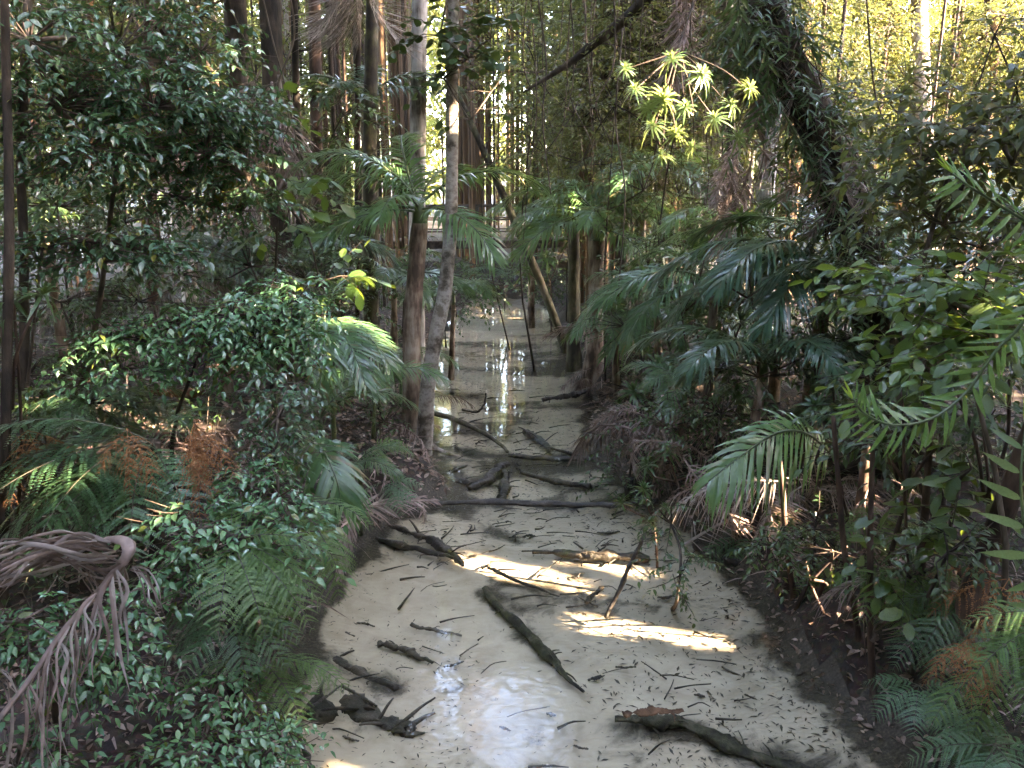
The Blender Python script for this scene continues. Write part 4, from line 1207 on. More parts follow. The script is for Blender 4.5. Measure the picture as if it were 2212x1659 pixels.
shrub('shrub', 'round-crowned glossy shrub with two thin dark stems at mid left', 'shrub', B(408, 5.7),
      [blob(440, 720, 5.4, 90, 50, 46), blob(590, 655, 5.5, 80, 45, 52), blob(640, 640, 5.5, 50, 40, 34), blob(500, 670, 5.3, 80, 40, 44), blob(560, 740, 5.4, 90, 40, 40), blob(380, 690, 5.3, 60, 30, 30), blob(330, 730, 5.2, 70, 30, 26), blob(240, 720, 5.2, 70, 20, 24), blob(180, 760, 5.2, 60, 30, 24), blob(260, 790, 5.1, 80, 25, 24), blob(640, 730, 5.4, 60, 35, 26)],
      OVATE, .062, M['bush'], .26, 10, N, seed=3, stem=.022, bark='darkbark', flat=.25, droop=.6)
shrub('shrub', 'narrow hanging column of small shiny leaves left of the low palm fronds', 'shrub', B(580, 5.0), [blob(600, 890, 4.7, 45, 50, 22), blob(590, 970, 4.6, 50, 45, 24), blob(620, 820, 4.9, 50, 30, 16), blob(560, 1010, 4.5, 50, 30, 18)], OVATE, .055, M['shrub'], .24, 9, 160, seed=4, droop=.8)
shrub('shrub', 'dense bright green bush over the ferns at lower left', 'shrub', B(470, 3.9),
      [blob(520, 1160, 3.8, 80, 50, 36), blob(600, 1060, 4.1, 50, 50, 30), blob(540, 1040, 4.2, 60, 40, 28), blob(430, 1130, 3.7, 60, 50, 28), blob(400, 1230, 3.6, 40, 40, 16), blob(640, 1140, 4.0, 36, 40, 18)],
      OVATE, .058, M['bush'], .24, 9, N, seed=5, droop=.7, flat=.3)
shrub('shrub', 'dark bush with bluish leaves under the dead frond in the lower left corner', 'shrub', B(150, 3.3),
      [blob(150, 1370, 3.05, 80, 45, 30), blob(50, 1330, 3.0, 70, 40, 26), blob(260, 1320, 3.2, 60, 40, 22), blob(270, 1420, 3.1, 45, 50, 24), blob(200, 1450, 3.05, 50, 30, 16), blob(60, 1400, 2.95, 60, 30, 16)], OVATE, .05, M['bush'], .2, 9, N, seed=6, droop=.7, flat=.3)
shrub('shrub', 'low bush with a sunlit tip at the water edge bottom left', 'shrub', B(420, 3.25),
      [blob(560, 1530, 3.45, 70, 40, 26), blob(610, 1590, 3.4, 30, 40, 14), blob(450, 1510, 3.3, 70, 35, 22), blob(430, 1610, 3.1, 90, 40, 26), blob(560, 1640, 3.2, 60, 40, 22), blob(330, 1640, 3.0, 60, 40, 16), blob(470, 1470, 3.4, 50, 24, 10)], OVATE, .05, M['bush'], .2, 9, N, seed=7, droop=.6, flat=.3)
shrub('shrub', 'sprig of green leaves in the extreme bottom left corner', 'shrub', B(30, 3.0), [blob(40, 1600, 2.75, 60, 40, 14), blob(60, 1660, 2.7, 70, 30, 12)], OVATE, .05, M['bush'], .2, 9, 90, seed=8, droop=.6)
shrub('shrub', 'broad-leaved shrub with yellow sunlit leaves at right', 'shrub', B(2120, 3.9),
      [blob(2060, 640, 3.9, 100, 50, 18), blob(2150, 690, 3.6, 70, 50, 17), blob(1960, 690, 4.2, 80, 50, 12), blob(2010, 760, 3.8, 70, 40, 9), blob(2150, 600, 3.8, 70, 40, 11), blob(2170, 760, 3.4, 60, 40, 9), blob(1930, 600, 4.4, 70, 40, 9)],
      BROAD, .1, M['broad'], .34, 10, N, seed=9, droop=.3, stem=.022)
shrub('shrub', 'tall shrub of scattered mid-green leaves behind the spear-leaf shoots at upper right', 'shrub', B(2080, 5.2),
      [blob(2080, 260, 5.0, 100, 70, 26), blob(2180, 230, 4.8, 60, 70, 20), blob(1990, 340, 5.3, 90, 50, 24), blob(2090, 360, 5.0, 90, 50, 22), blob(1960, 250, 5.6, 70, 50, 18), blob(2190, 340, 4.6, 50, 50, 14), blob(1930, 420, 5.5, 80, 50, 20), blob(2040, 470, 5.0, 110, 50, 22)],
      OVATE, .1, M['midleaf'], .36, 8, N, seed=10, stem=.03)
shrub('shrub', 'large-leaved sapling on the dark bank below the broad-leaved shrub', 'shrub', B(1990, 4.6), [blob(2060, 1080, 4.4, 80, 50, 6), blob(1990, 1160, 4.3, 60, 40, 5), blob(1900, 1210, 4.5, 50, 40, 5), blob(2100, 1000, 4.3, 60, 40, 5)], BROAD, .14, M['broad'], .24, 6, 120, seed=11, droop=.4)
shrub('shrub', 'dark round-leaved climber hanging between the two pale trunks at the top', 'climber', P(1000, -120, 9.3), [blob(950, 60, 9.3, 50, 50, 16), blob(1010, 110, 9.3, 60, 50, 20), blob(960, 160, 9.3, 50, 30, 12), blob(1060, 70, 9.4, 50, 50, 14), blob(1015, 250, 9.3, 20, 30, 5), blob(1060, 190, 9.4, 40, 30, 8)], ROUND, .11, M['darkleaf'], .3, 6, 200, seed=12, droop=.5)
shrub('shrub', 'leafy sapling with a few large bluish leaves in front of the dark trunks', 'shrub', B(600, 7.2), [blob(600, 400, 7.0, 50, 50, 8), blob(570, 330, 7, 40, 40, 6), blob(690, 600, 7.2, 60, 30, 7), blob(620, 470, 7, 40, 40, 6), blob(545, 250, 7, 40, 40, 6)], BROAD, .16, M['broad'], .35, 6, 150, seed=13)
shrub('creeper', 'leafy creeper clothing the upper half of the big leaning tree', 'climber', lean[5], [blob(1700, 130, 7.5, 87, 80, 52), blob(1650, 20, 7.6, 100, 69, 52), blob(1750, 230, 7.4, 75, 69, 44), blob(1790, 340, 7.35, 75, 69, 39), blob(1620, 90, 7.5, 62, 103, 44), blob(1830, 470, 7.2, 75, 69, 39), blob(1860, 620, 7.1, 75, 69, 39)], LANCE, .14, M['darkleaf'], .3, 9, 0, seed=14, droop=.9)
mids = [
    ('leafy bush between the far left trunks and the mossy tree', 720, 430, 15.5, [(0, 0, 70, 60, 34), (-90, 50, 70, 60, 34), (40, 110, 70, 50, 30)], 'midleaf', .11),
    ('dim bush behind the big small-leaved tree', 480, 470, 13, [(0, 0, 90, 60, 36), (-130, 30, 100, 60, 36), (110, 40, 80, 50, 30)], 'darkleaf', .1),
    ('dim bush behind the blue-green sprays at far left', 200, 500, 12, [(0, 0, 110, 60, 36), (-150, 0, 110, 70, 36), (130, 50, 90, 50, 28)], 'darkleaf', .1),
    ('dim bush behind the palm right of the leaning tree', 1980, 470, 10.5, [(0, 0, 100, 60, 36), (130, -30, 90, 70, 34), (-90, 50, 80, 60, 28)], 'midleaf', .085),
    ('bush of fine leaves right of the leaning sapling', 1230, 420, 18, [(0, 0, 60, 60, 34), (90, 20, 70, 60, 34), (-40, 90, 60, 40, 26)], 'midleaf', .11),
    ('dark leafy tree standing against the sunny gap at upper right', 1960, 150, 12, [(0, 0, 70, 60, 26), (130, 60, 80, 60, 26), (-90, 110, 60, 60, 20), (60, 130, 90, 50, 26)], 'midleaf', .1),
    ('leafy branches hanging into the sunny gap at the top right corner', 2150, 60, 9, [(0, 0, 70, 50, 20), (50, 120, 50, 60, 18)], 'midleaf', .09),
    ('dense bush filling the thicket right of the far pool', 1400, 560, 10.5, [(0, 0, 90, 60, 40), (110, 60, 90, 60, 40), (-50, 130, 80, 50, 34), (200, -20, 80, 60, 34)], 'darkleaf', .075),
    ('bush behind the dark-fronded palm', 1700, 520, 9.4, [(0, 0, 90, 70, 40), (120, 40, 80, 70, 36), (-100, 110, 90, 60, 36)], 'midleaf', .08),
    ('tall bush behind the broad-leaved shrub', 2020, 560, 6.6, [(0, 0, 110, 70, 40), (140, -30, 90, 70, 36), (-110, 60, 90, 60, 34), (60, 120, 110, 50, 34)], 'darkleaf', .075),
    ('bush along the right bank above the dead fronds', 1560, 880, 7.4, [(0, 0, 80, 50, 34), (-120, 30, 70, 50, 28), (110, 40, 80, 50, 28)], 'darkleaf', .06),
    ('low bush between the saplings and the water', 1760, 1130, 5.3, [(0, 0, 70, 40, 26), (80, 80, 60, 40, 20), (-70, 60, 50, 40, 18)], 'darkleaf', .05),
    ('bush on the slope under the large-leaved sapling', 2050, 1180, 4.3, [(0, 0, 80, 50, 26), (90, -50, 70, 50, 22), (-80, 60, 70, 40, 20)], 'darkleaf', .055),
    ('overhanging bush at the left of the far stream end', 985, 600, 19.5, [(0, 0, 60, 36, 34), (-70, -20, 60, 40, 34)], 'darkleaf', .1),
    ('overhanging bush at the right of the far stream end', 1190, 600, 19, [(0, 0, 50, 40, 34), (60, -30, 50, 40, 30)], 'darkleaf', .1),
    ('bush in front of the boardwalk', 1085, 575, 23, [(0, 0, 60, 22, 34), (-60, -10, 50, 24, 28), (60, 0, 40, 22, 24)], 'darkleaf', .11),
    ('leafy bush at the left bank under the vine-hung trunk', 620, 560, 9.2, [(0, 0, 90, 50, 36), (-110, -30, 80, 60, 36), (80, 50, 70, 40, 26)], 'darkleaf', .075),
    ('tall leafy bush at the far left behind the blue-green sprays', 120, 420, 8, [(0, 0, 120, 80, 44), (150, 40, 110, 70, 40)], 'darkleaf', .085),
    ('leafy understory bush behind the mid left shrub', 540, 560, 8.6, [(0, 0, 110, 50, 40), (-150, 20, 110, 40, 40), (120, 30, 90, 40, 30)], 'darkleaf', .085),
    ('dark bush in the gloom at far left under the blue-green sprays', 130, 640, 7.0, [(0, 0, 130, 40, 40), (170, 0, 110, 40, 34)], 'darkleaf', .075),
    ('bush at the left edge above the brown ferns', 60, 800, 5.6, [(0, 0, 80, 40, 22), (120, 60, 80, 40, 24)], 'darkleaf', .07),
    ('bush between the left trunks with pale new leaves', 700, 340, 12, [(0, 0, 70, 60, 30), (40, -110, 60, 60, 26), (-30, 100, 70, 50, 28)], 'darkleaf', .12),
    ('bush behind the white trunk foot', 860, 560, 14.5, [(0, 0, 80, 50, 26), (-110, 20, 70, 50, 24)], 'midleaf', .12),
    ('low bush at the left edge of the far pool', 960, 660, 16, [(0, 0, 60, 30, 26), (60, -30, 60, 26, 26)], 'darkleaf', .1),
    ('low leafy cover at the far end of the stream', 1090, 610, 21, [(0, 0, 70, 26, 30), (-90, 0, 60, 24, 26), (90, 10, 50, 24, 26)], 'darkleaf', .12),
    ('fine-leaved tree crown right of the slim pale tree', 1160, 130, 14, [(0, 0, 90, 90, 36), (80, 90, 80, 80, 30), (-60, -90, 90, 60, 24), (130, -60, 80, 70, 26), (20, 180, 80, 60, 21)], 'midleaf', .11),
    ('fine-leaved tree hanging below the thick slanting branch', 1330, 200, 12, [(0, 0, 80, 80, 40), (90, 80, 80, 80, 34), (-70, 120, 80, 70, 26), (60, 190, 90, 70, 30), (-40, 240, 70, 60, 24)], 'midleaf', .09),
    ('leafy crown above the thick slanting branch', 1500, 60, 11, [(0, 0, 90, 70, 50), (-120, -40, 90, 60, 44), (80, 100, 70, 70, 36), (-60, 110, 60, 50, 26)], 'midleaf', .085),
    ('veil of fine leaves hanging over the far pool at the top', 1100, 60, 16, [(0, 0, 110, 80, 36), (140, 60, 110, 90, 36), (-60, 120, 80, 70, 24), (80, 190, 110, 70, 30), (200, 190, 90, 80, 26)], 'midleaf', .12),
    ('leafy tree behind the sunlit rosettes', 1560, 230, 13, [(0, 0, 110, 90, 36), (-140, 40, 100, 90, 33), (60, 150, 100, 80, 30), (-90, 170, 110, 80, 30), (20, -130, 110, 70, 26)], 'midleaf', .11),
    ('twiggy dark tree behind the slanting branch', 1270, 330, 15, [(0, 0, 110, 80, 33), (-120, -40, 80, 80, 24), (130, 10, 100, 70, 30), (150, -120, 100, 80, 21)], 'midleaf', .11),
    ('bush of fine leaves in front of the walkway', 1430, 500, 12.5, [(0, 0, 90, 70, 44), (110, 20, 80, 70, 40), (-40, 110, 80, 50, 34)], 'darkleaf', .085),
    ('dense bush at the back of the right thicket', 1560, 420, 12, [(0, 0, 90, 80, 44), (90, 90, 70, 60, 34), (40, -120, 80, 60, 36)], 'midleaf', .09),
    ('bush hanging over the right bank beside the middle logs', 1370, 960, 7.7, [(0, 0, 60, 50, 24), (-20, 80, 60, 40, 20), (90, 30, 60, 50, 22)], 'darkleaf', .06),
    ('bush on the right bank beneath the leaning tree', 1760, 740, 6.9, [(0, 0, 100, 60, 40), (140, 60, 90, 60, 36), (-120, 60, 90, 50, 34)], 'darkleaf', .08),
    ('dark bush in the shade right of the leaning tree', 1990, 860, 5.2, [(0, 0, 110, 60, 36), (130, 50, 80, 60, 28), (-80, 80, 90, 50, 28)], 'darkleaf', .085),
    ('shrub at the bright edge of the sunny gap', 1880, 330, 10, [(0, 0, 80, 70, 36), (-60, -130, 60, 70, 30), (60, 120, 90, 60, 36)], 'midleaf', .1),
    ('leafy shrub at the right edge of the picture in the sun', 2180, 480, 5.5, [(0, 0, 50, 60, 20), (-60, 40, 60, 50, 20)], 'midleaf', .09),
    ('low bush over the dark hollow of the right bank', 1800, 1180, 5.2, [(0, 0, 90, 40, 24), (-110, -10, 70, 40, 20), (100, 40, 70, 40, 18)], 'darkleaf', .055),
    ('dark bush hanging over the water by the right bank', 1470, 1230, 5.7, [(0, 0, 40, 45, 18), (-20, -110, 60, 40, 18)], 'darkleaf', .05),
    ('creeper-clad bush at the foot of the mossy tree', 770, 640, 11, [(0, 0, 60, 60, 30), (-60, 100, 70, 60, 34), (20, 170, 50, 50, 22)], 'darkleaf', .08),
    ('low bush of small leaves on the left pool bank', 830, 900, 9.0, [(0, 0, 50, 40, 20), (-40, -70, 60, 40, 22)], 'darkleaf', .055),
]
for i, (lb, x, y, Y, bl, mt, sz) in enumerate(mids):
    c = P(x, y, Y)
    shrub('bush', lb, 'bush', ground(c[0], c[1] + .2), [blob(x + a, y + b, Y + R.uniform(-.4, .4), rx, ry, n) for a, b, rx, ry, n in bl], OVATE if Y < 9 else DIAM, sz, M[mt], sz * 4.2, 9, 0, seed=30 + i, bark='darkbark')

# ------------------------------------------------------------------ spear-leaved shoots and strap plants
shoot('arching spear-leaf shoot with a pale tip, drooping in front of the right bank', [P(2290, 560, 2.75), P(2215, 690, 2.78), P(2150, 760, 2.8), P(2085, 850, 2.8), P(2010, 905, 2.78), P(1930, 918, 2.75), P(1870, 895, 2.72), P(1842, 862, 2.7)], 54, .135, 'shootleaf', seed=3, w=.135, droop=.14, up=(0, -.95, .3))
shoot('spear-leaf shoot with broad blue leaves entering from the right edge', [P(2330, 560, 2.9), P(2250, 500, 2.9), P(2170, 450, 2.85), P(2090, 400, 2.8), P(2058, 375, 2.8)], 30, .145, 'shootleaf', seed=4, w=.135, up=(.1, -.85, .5), droop=.15)
shoot('yellow-green leafy shoot at the right edge in mid height', [P(2270, 1330, 2.3), P(2225, 1200, 2.3), P(2205, 1050, 2.35), P(2215, 920, 2.4)], 16, .15, 'strap', seed=5, w=.2, droop=.1)
for i, (lb, pts, n, l) in enumerate((('leafy climber hanging from the top of the leaning tree', [(1590, -40), (1600, 40), (1612, 100), (1620, 150)], 26, .24), ('climber on the leaning tree below the rosettes', [(1690, 240), (1740, 330), (1770, 400), (1755, 440)], 24, .22), ('climber halfway up the leaning tree trunk', [(1800, 420), (1830, 500), (1850, 580), (1860, 640)], 26, .24),
                                     ('climber near the foot of the leaning tree', [(1870, 600), (1890, 680), (1905, 750), (1900, 800)], 22, .22), ('climber on the right flank of the leaning tree', [(1790, 250), (1830, 300), (1860, 360), (1880, 430)], 22, .2), ('climber crossing the dark foot of the leaning tree', [(1700, 560), (1740, 640), (1790, 700), (1840, 720)], 24, .22), ('climber on the left flank of the leaning tree', [(1640, 60), (1660, 140), (1650, 220), (1630, 270)], 22, .22))):
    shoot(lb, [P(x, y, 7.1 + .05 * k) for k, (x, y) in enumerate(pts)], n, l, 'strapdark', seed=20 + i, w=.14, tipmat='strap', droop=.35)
strap_plant('cane plant whose bright sunlit rosettes hang in a cluster left of the leaning tree', P(1530, -70, 7.2),
            [(P(1432, 215, 6.5), 0.187), (P(1372, 195, 6.5), 0.133), (P(1512, 165, 6.5), 0.156), (P(1452, 130, 6.5), 0.133), (P(1412, 275, 6.55), 0.148), (P(1545, 258, 6.5), 0.156), (P(1615, 195, 6.6), 0.148), (P(1460, 290, 6.6), 0.140), (P(1400, 235, 6.6), 0.156), (P(1480, 235, 6.7), 0.156), (P(1575, 230, 6.6), 0.140), (P(1350, 150, 6.7), 0.125), (P(1500, 320, 6.7), 0.156), (P(1430, 340, 6.7), 0.140), (P(1590, 300, 6.8), 0.156)], nleaf=40, stem='darkbark', r=.007)
for i, (lb, bx, Y, hs) in enumerate((
        ('strap-leaved plant at the edge of the right thicket near the pool', 1400, 9.0, [(1370, 850, .28), (1420, 790, .26), (1340, 880, .22)]),
        ('strap-leaved plant in front of the thicket palms', 1560, 8.2, [(1530, 740, .3), (1600, 700, .3), (1500, 690, .26)]),
        ('strap-leaved clump high in the thicket', 1500, 9.6, [(1460, 560, .34), (1530, 520, .32), (1400, 600, .3), (1590, 560, .3)]),
        ('strap-leaved clump beneath the sunlit rosettes', 1640, 8.6, [(1600, 480, .3), (1660, 600, .3), (1560, 600, .28)]),
        ('strap-leaved plant beside the low green frond', 1480, 7.2, [(1440, 980, .22), (1500, 1030, .2), (1400, 1010, .2)]),
        ('strap-leaved plant leaning over the water at the right bank', 1420, 6.6, [(1390, 1060, .2), (1345, 1090, .17), (1440, 1100, .18), (1400, 1130, .16)]),
        ('strap-leaved plant on the right bank above the comb-like dead frond', 1650, 6.6, [(1620, 1010, .2), (1700, 1100, .2), (1640, 1180, .18)]),
        ('strap-leaved plant in front of the leaning tree foot', 1830, 6.4, [(1800, 820, .25), (1760, 880, .24), (1880, 860, .24)]),
        ('strap-leaved plant behind the drooping spear-leaf shoot', 1980, 4.6, [(1950, 830, .2), (2060, 930, .18), (1900, 960, .2)]),
        ('strap-leaved plant over the far end of the stream', 1190, 17.5, [(1180, 560, .5), (1230, 520, .45), (1140, 590, .4)]),
        ('strap-leaved plant at the left picture edge', 20, 4.8, [(30, 650, .24), (90, 640, .2), (0, 700, .22)]),
        ('yellow sunlit strap leaves at the left edge behind the dark trunk', 60, 5.4, [(55, 880, .22), (110, 900, .2)]),
        ('strap-leaved plant on the dark bank between the saplings', 1780, 5.2, [(1740, 1210, .2), (1830, 1180, .2), (1790, 1270, .16)]),
        ('strap-leaved plant at the right below the broad-leaved shrub', 2140, 4.4, [(2120, 880, .22), (2180, 820, .2), (2060, 830, .2)]))):
    strap_plant(lb, B(bx, Y), [(P(x, y, Y - .1), s) for x, y, s in hs], 'strapdark' if i not in (11,) else 'strap', nleaf=28)  # only the sunlit clump takes the lighter leaf copy

# ------------------------------------------------------------------ ferns
fern('fresh green tree fern hanging its fronds over the left water edge', P(500, 1165, 3.72), [(300, 3, .62), (325, 3, .66), (345, 3, .62), (282, 3, .56), (8, 2, .55), (312, 4, .6), (210, 2, .4), (100, 1, .4), (335, 4, .66), (355, 4, .55)], 'fern', base=B(500, 3.9))
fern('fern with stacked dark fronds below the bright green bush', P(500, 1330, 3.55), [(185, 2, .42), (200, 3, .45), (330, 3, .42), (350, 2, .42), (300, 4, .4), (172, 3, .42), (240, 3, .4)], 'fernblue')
fern('fern pointing down to the water below the dead hanging frond', P(640, 1085, 4.7), [(310, 3, .7), (330, 4, .7), (290, 3, .6), (350, 2, .55), (180, 2, .5)], 'fern')
fern('dim fern low over the water between the two lower left bushes', P(560, 1420, 3.7), [(350, 2, .55), (10, 3, .5), (320, 3, .5), (170, 3, .5), (200, 2, .45), (280, 4, .4)], 'fern')
fern('tree fern with wide bluish drooping fronds at the left edge', P(330, 955, 4.75), [(180, 2, 1.15), (192, 3, 1.2), (203, 2, 1.25), (214, 3, 1.25), (226, 2, 1.2), (240, 3, 1.1), (256, 2, 1.0), (275, 3, .95), (170, 3, 1.0), (300, 3, .8), (206, 1, 1.2), (222, 4, 1.15), (198, 4, 1.2), (60, 1, .7)], 'fernblue', base=B(330, 4.9), name='tree_fern', cat='tree fern')
fern('curled rusty dead fern fronds hanging right of the tree fern', P(420, 915, 4.3), [(290, 4, .6, 'deadfern'), (255, 4, .55, 'deadfern', 50), (335, 4, .5, 'deadfern', -50), (275, 3, .55, 'deadfern', 30), (310, 3, .5, 'deadfern', 10)], 'deadfern', name='dead_fern')
fern('single rusty dead fern frond between the tree fern and its dead neighbour', P(275, 925, 4.35), [(320, 4, .45), (290, 4, .42), (250, 4, .35)], 'deadfern', name='dead_fern')
fern('rusty dead fern glowing in the sun at the left edge', P(60, 930, 4.7), [(320, 4, .5), (280, 4, .5), (200, 4, .45), (350, 3, .5)], 'deadfern', name='dead_fern')
fern('sunlit fern frond arching in from the right edge', P(2330, 1335, 2.85), [(178, 3, .52), (186, 3, .5), (170, 2, .45), (200, 4, .45), (215, 4, .45)], 'fern')
fern('brown withered fern hanging under the sunlit frond', P(2090, 1380, 3.2), [(250, 4, .3), (200, 4, .3), (290, 4, .32), (330, 4, .3), (230, 3, .25), (310, 3, .28)], 'deadfern', name='dead_fern')
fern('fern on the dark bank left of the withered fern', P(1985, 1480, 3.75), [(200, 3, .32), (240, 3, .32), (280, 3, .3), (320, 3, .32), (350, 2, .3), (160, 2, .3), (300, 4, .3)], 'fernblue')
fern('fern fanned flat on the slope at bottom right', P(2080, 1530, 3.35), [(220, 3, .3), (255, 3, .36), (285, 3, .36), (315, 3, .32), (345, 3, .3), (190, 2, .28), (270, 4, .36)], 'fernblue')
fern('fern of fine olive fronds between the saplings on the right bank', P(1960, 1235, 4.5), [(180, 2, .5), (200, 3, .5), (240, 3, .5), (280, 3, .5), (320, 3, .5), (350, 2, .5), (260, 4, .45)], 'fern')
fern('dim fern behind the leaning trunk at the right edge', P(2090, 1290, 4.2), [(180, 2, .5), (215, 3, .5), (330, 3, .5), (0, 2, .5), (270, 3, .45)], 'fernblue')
fern('reddish withered fern at the right edge', P(2180, 1250, 3.7), [(180, 3, .45), (220, 4, .45), (260, 4, .4), (150, 2, .4)], 'deadfern', name='dead_fern')
fern('small fern beside the dead fronds on the left bank', P(800, 960, 7.3), [(350, 2, .5), (20, 2, .45), (310, 3, .45), (200, 2, .4)], 'fern')
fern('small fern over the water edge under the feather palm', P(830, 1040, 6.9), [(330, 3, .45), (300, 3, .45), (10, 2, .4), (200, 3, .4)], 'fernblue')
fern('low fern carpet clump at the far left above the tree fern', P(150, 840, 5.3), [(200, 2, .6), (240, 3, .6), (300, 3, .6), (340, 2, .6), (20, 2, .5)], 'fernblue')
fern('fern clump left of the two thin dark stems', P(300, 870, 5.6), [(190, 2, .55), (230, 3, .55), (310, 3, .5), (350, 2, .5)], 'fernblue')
for i, (x, y, Y, k, lb) in enumerate(((1790, 1240, 5.6, 'fern', 'fern tucked behind the slim red-barked sapling'), 
                                   (2170, 1440, 3.2, 'fern', 'fern under the right edge below the sunlit frond'), (1890, 1120, 5.4, 'fern', 'fern behind the row of saplings'), (2150, 1610, 3.0, 'fernblue', 'fern in the bottom right corner'), (1600, 1160, 6.6, 'fernblue', 'fern beneath the comb-like dead frond'), (2020, 1340, 4.3, 'fernblue', 'fern between the straight sapling and the withered fern'))):
    fern(lb, P(x, y, Y), [(q * 51 + 20 * i + R.uniform(-15, 15), R.choice((2, 3, 3, 4)), R.uniform(.32, .48)) for q in range(7)], k)
fern('ferny clump at the far bank under the boardwalk', P(1060, 580, 22.5), [(180, 2, 1.0), (220, 2, 1.0), (300, 2, 1.0), (350, 2, 1.0)], 'fernblue')

# ------------------------------------------------------------------ logs, sticks and leaves in the stream
def log(label, pts, rpx, mat='wetlog', z=-.04, name='log', cat='log', stubs=0, rough=.16, seed=1, flat=.8, n=9):
    """pts: (x, y) or (x, y, z) in the picture, dropped on the bed; rpx: radius in picture pixels"""
    w = [G(p[0], p[1], p[2] if len(p) > 2 else z) for p in pts]
    rad = [max(r * pxm(q[1], p[1]), .004) for r, q, p in zip(rpx, w, pts)]
    o = thing(name, label, cat, w[0])
    c = spline(w, 26)
    cc = spline(w, 64); qg = np.random.default_rng(seed)
    lump = 1 + rough * np.interp(np.linspace(0, 1, 64), np.linspace(0, 1, 15), qg.normal(0, 1.1, 15))
    wob = np.stack([np.interp(np.linspace(0, 1, 64), np.linspace(0, 1, 12), qg.normal(0, .25, 12)) for _ in range(3)], -1) * max(rad) * [1, 1, .4]
    g = Geo().add(tube(cc + wob, np.interp(np.linspace(0, 1, 64), np.linspace(0, 1, len(rad)), rad) * lump, n + 3, None, rough * 1.1, seed, flat))
    q = random.Random(seed)
    for i in range(stubs):
        k = q.randrange(3, 23)
        r = rad[0] * q.uniform(.2, .4)
        d = np.array([q.uniform(-1, 1), q.uniform(-1, 1), q.uniform(.0, .5)]); d /= np.linalg.norm(d)
        ln = rad[0] * q.uniform(2.2, 6)
        g.add(tube([c[k], c[k] + d * ln * .6, c[k] + d * ln + np.array([0, 0, -.02])], [r, r * .4], 5, 7, .15, i))
    part('wood', g, M[mat], o)
    return o


log('mossy sunken log running down the middle of the stream', [(1045, 1270), (1085, 1320), (1140, 1365), (1178, 1415), (1215, 1445), (1262, 1495)], [6, 11, 11, 13, 8, 4], 'mosslog', -.085, stubs=7, seed=1, rough=.22)
log('long dark sunken log near the left bank', [(648, 1408), (700, 1424), (760, 1450), (850, 1486)], [14, 15, 14, 9], 'wetlog', -.1, stubs=2, seed=2)
log('short dark log right of the long left log', [(820, 1389), (870, 1403), (930, 1430)], [8, 9, 5], 'wetlog', -.07, stubs=2, seed=3)
log('broad rotten slab of dark wood at the bottom left of the stream', [(630, 1562), (700, 1530), (770, 1528), (830, 1560), (870, 1580), (918, 1578)], [20, 30, 30, 18, 12, 5], 'wetlog', -.09, stubs=9, seed=4, rough=.3, flat=.45)
log('moss-covered curved log at the bottom right of the stream', [(1335, 1552), (1400, 1556), (1475, 1562), (1560, 1602), (1630, 1632), (1760, 1672)], [10, 15, 14, 16, 16, 11], 'mosslog', -.08, stubs=8, seed=5, rough=.2)
log('orange-brown bark piece lying on the mossy curved log', [(1345, 1543, .06), (1410, 1537, .07), (1475, 1535, .06)], [6, 8, 5], 'orangelog', seed=6, stubs=2, rough=.3, flat=.5)
log('dark log slanting into the stream from the left bank', [(760, 1148), (870, 1178), (985, 1206)], [9, 9, 4], 'wetlog', -.03, seed=7, stubs=3)
log('knobbly dark log beside the slanting one on the left', [(800, 1128), (900, 1152), (960, 1185), (1002, 1218)], [9, 9, 8, 4], 'wetlog', -.03, seed=8, stubs=5, rough=.28)
log('wet brown trunk lying straight across the stream', [(930, 1088, .03), (1060, 1084, .03), (1180, 1087, .03), (1300, 1091, .03), (1420, 1082, .06)], [5, 7, 8, 8, 6], 'wetlog', .02, seed=9, stubs=3)
log('dark branch pointing upstream from the crossing trunk', [(1085, 1082), (1092, 1050), (1090, 1010)], [11, 10, 7], 'wetlog', -.05, seed=10, stubs=3, rough=.25)
log('bent brown branch in the middle pool like a knee', [(1012, 1052), (1050, 1038), (1078, 1012), (1100, 1002)], [6, 11, 11, 7], 'wetlog', -.02, seed=11, stubs=2)
log('hooked dark branch left of the knee-bent one', [(1012, 1046), (970, 1032), (965, 1022), (1010, 1005)], [7, 8, 7, 3], 'wetlog', -.05, seed=12, stubs=2)
log('long thin bare pole slanting from the palm foot into the stream', [(912, 884, .35), (980, 906, .25), (1050, 940, .14), (1098, 976, .02)], [6, 6, 5.5, 3.5], 'mossbark', seed=13, name='stick', cat='stick', rough=.1)
log('black log under the water below the crossing trunk', [(1150, 1192), (1220, 1196), (1300, 1202), (1400, 1206)], [5, 9, 11, 9], 'wetlog', -.06, seed=14, stubs=4)
log('thin leaning stick standing out of the water over the sunlit sand', [(1392, 1150, .55), (1360, 1225, .3), (1308, 1335, -.05)], [4, 4.5, 4.5], 'wetlog', seed=15, name='stick', cat='stick', rough=.12)
log('short dark billet lying across the flow by the sun patches', [(1436 - 170, 1300), (1300, 1270)], [5, 5], 'wetlog', -.05, seed=16, name='stick', cat='stick')
log('pair of dark twigs lying on open sand left of the mossy log', [(888, 1350), (940, 1362), (1000, 1372)], [4, 5, 2], 'wetlog', -.07, seed=17, stubs=4, name='stick', cat='stick')
log('straight thin stick pointing out from the rotten slab', [(645, 1543, .1), (690, 1515, .05), (735, 1482, .0)], [3.5, 3.5, 2], 'wetlog', seed=18, name='stick', cat='stick')
log('thin stick on the sand above the rotten slab', [(738, 1480), (780, 1505), (815, 1525)], [3, 4, 2], 'wetlog', -.07, seed=19, name='stick', cat='stick', stubs=2)
log('dark sunken stick with stubs across the sun patch', [(1055, 1225), (1120, 1255), (1210, 1288)], [4, 5, 3], 'wetlog', -.06, seed=20, name='stick', cat='stick', stubs=3)
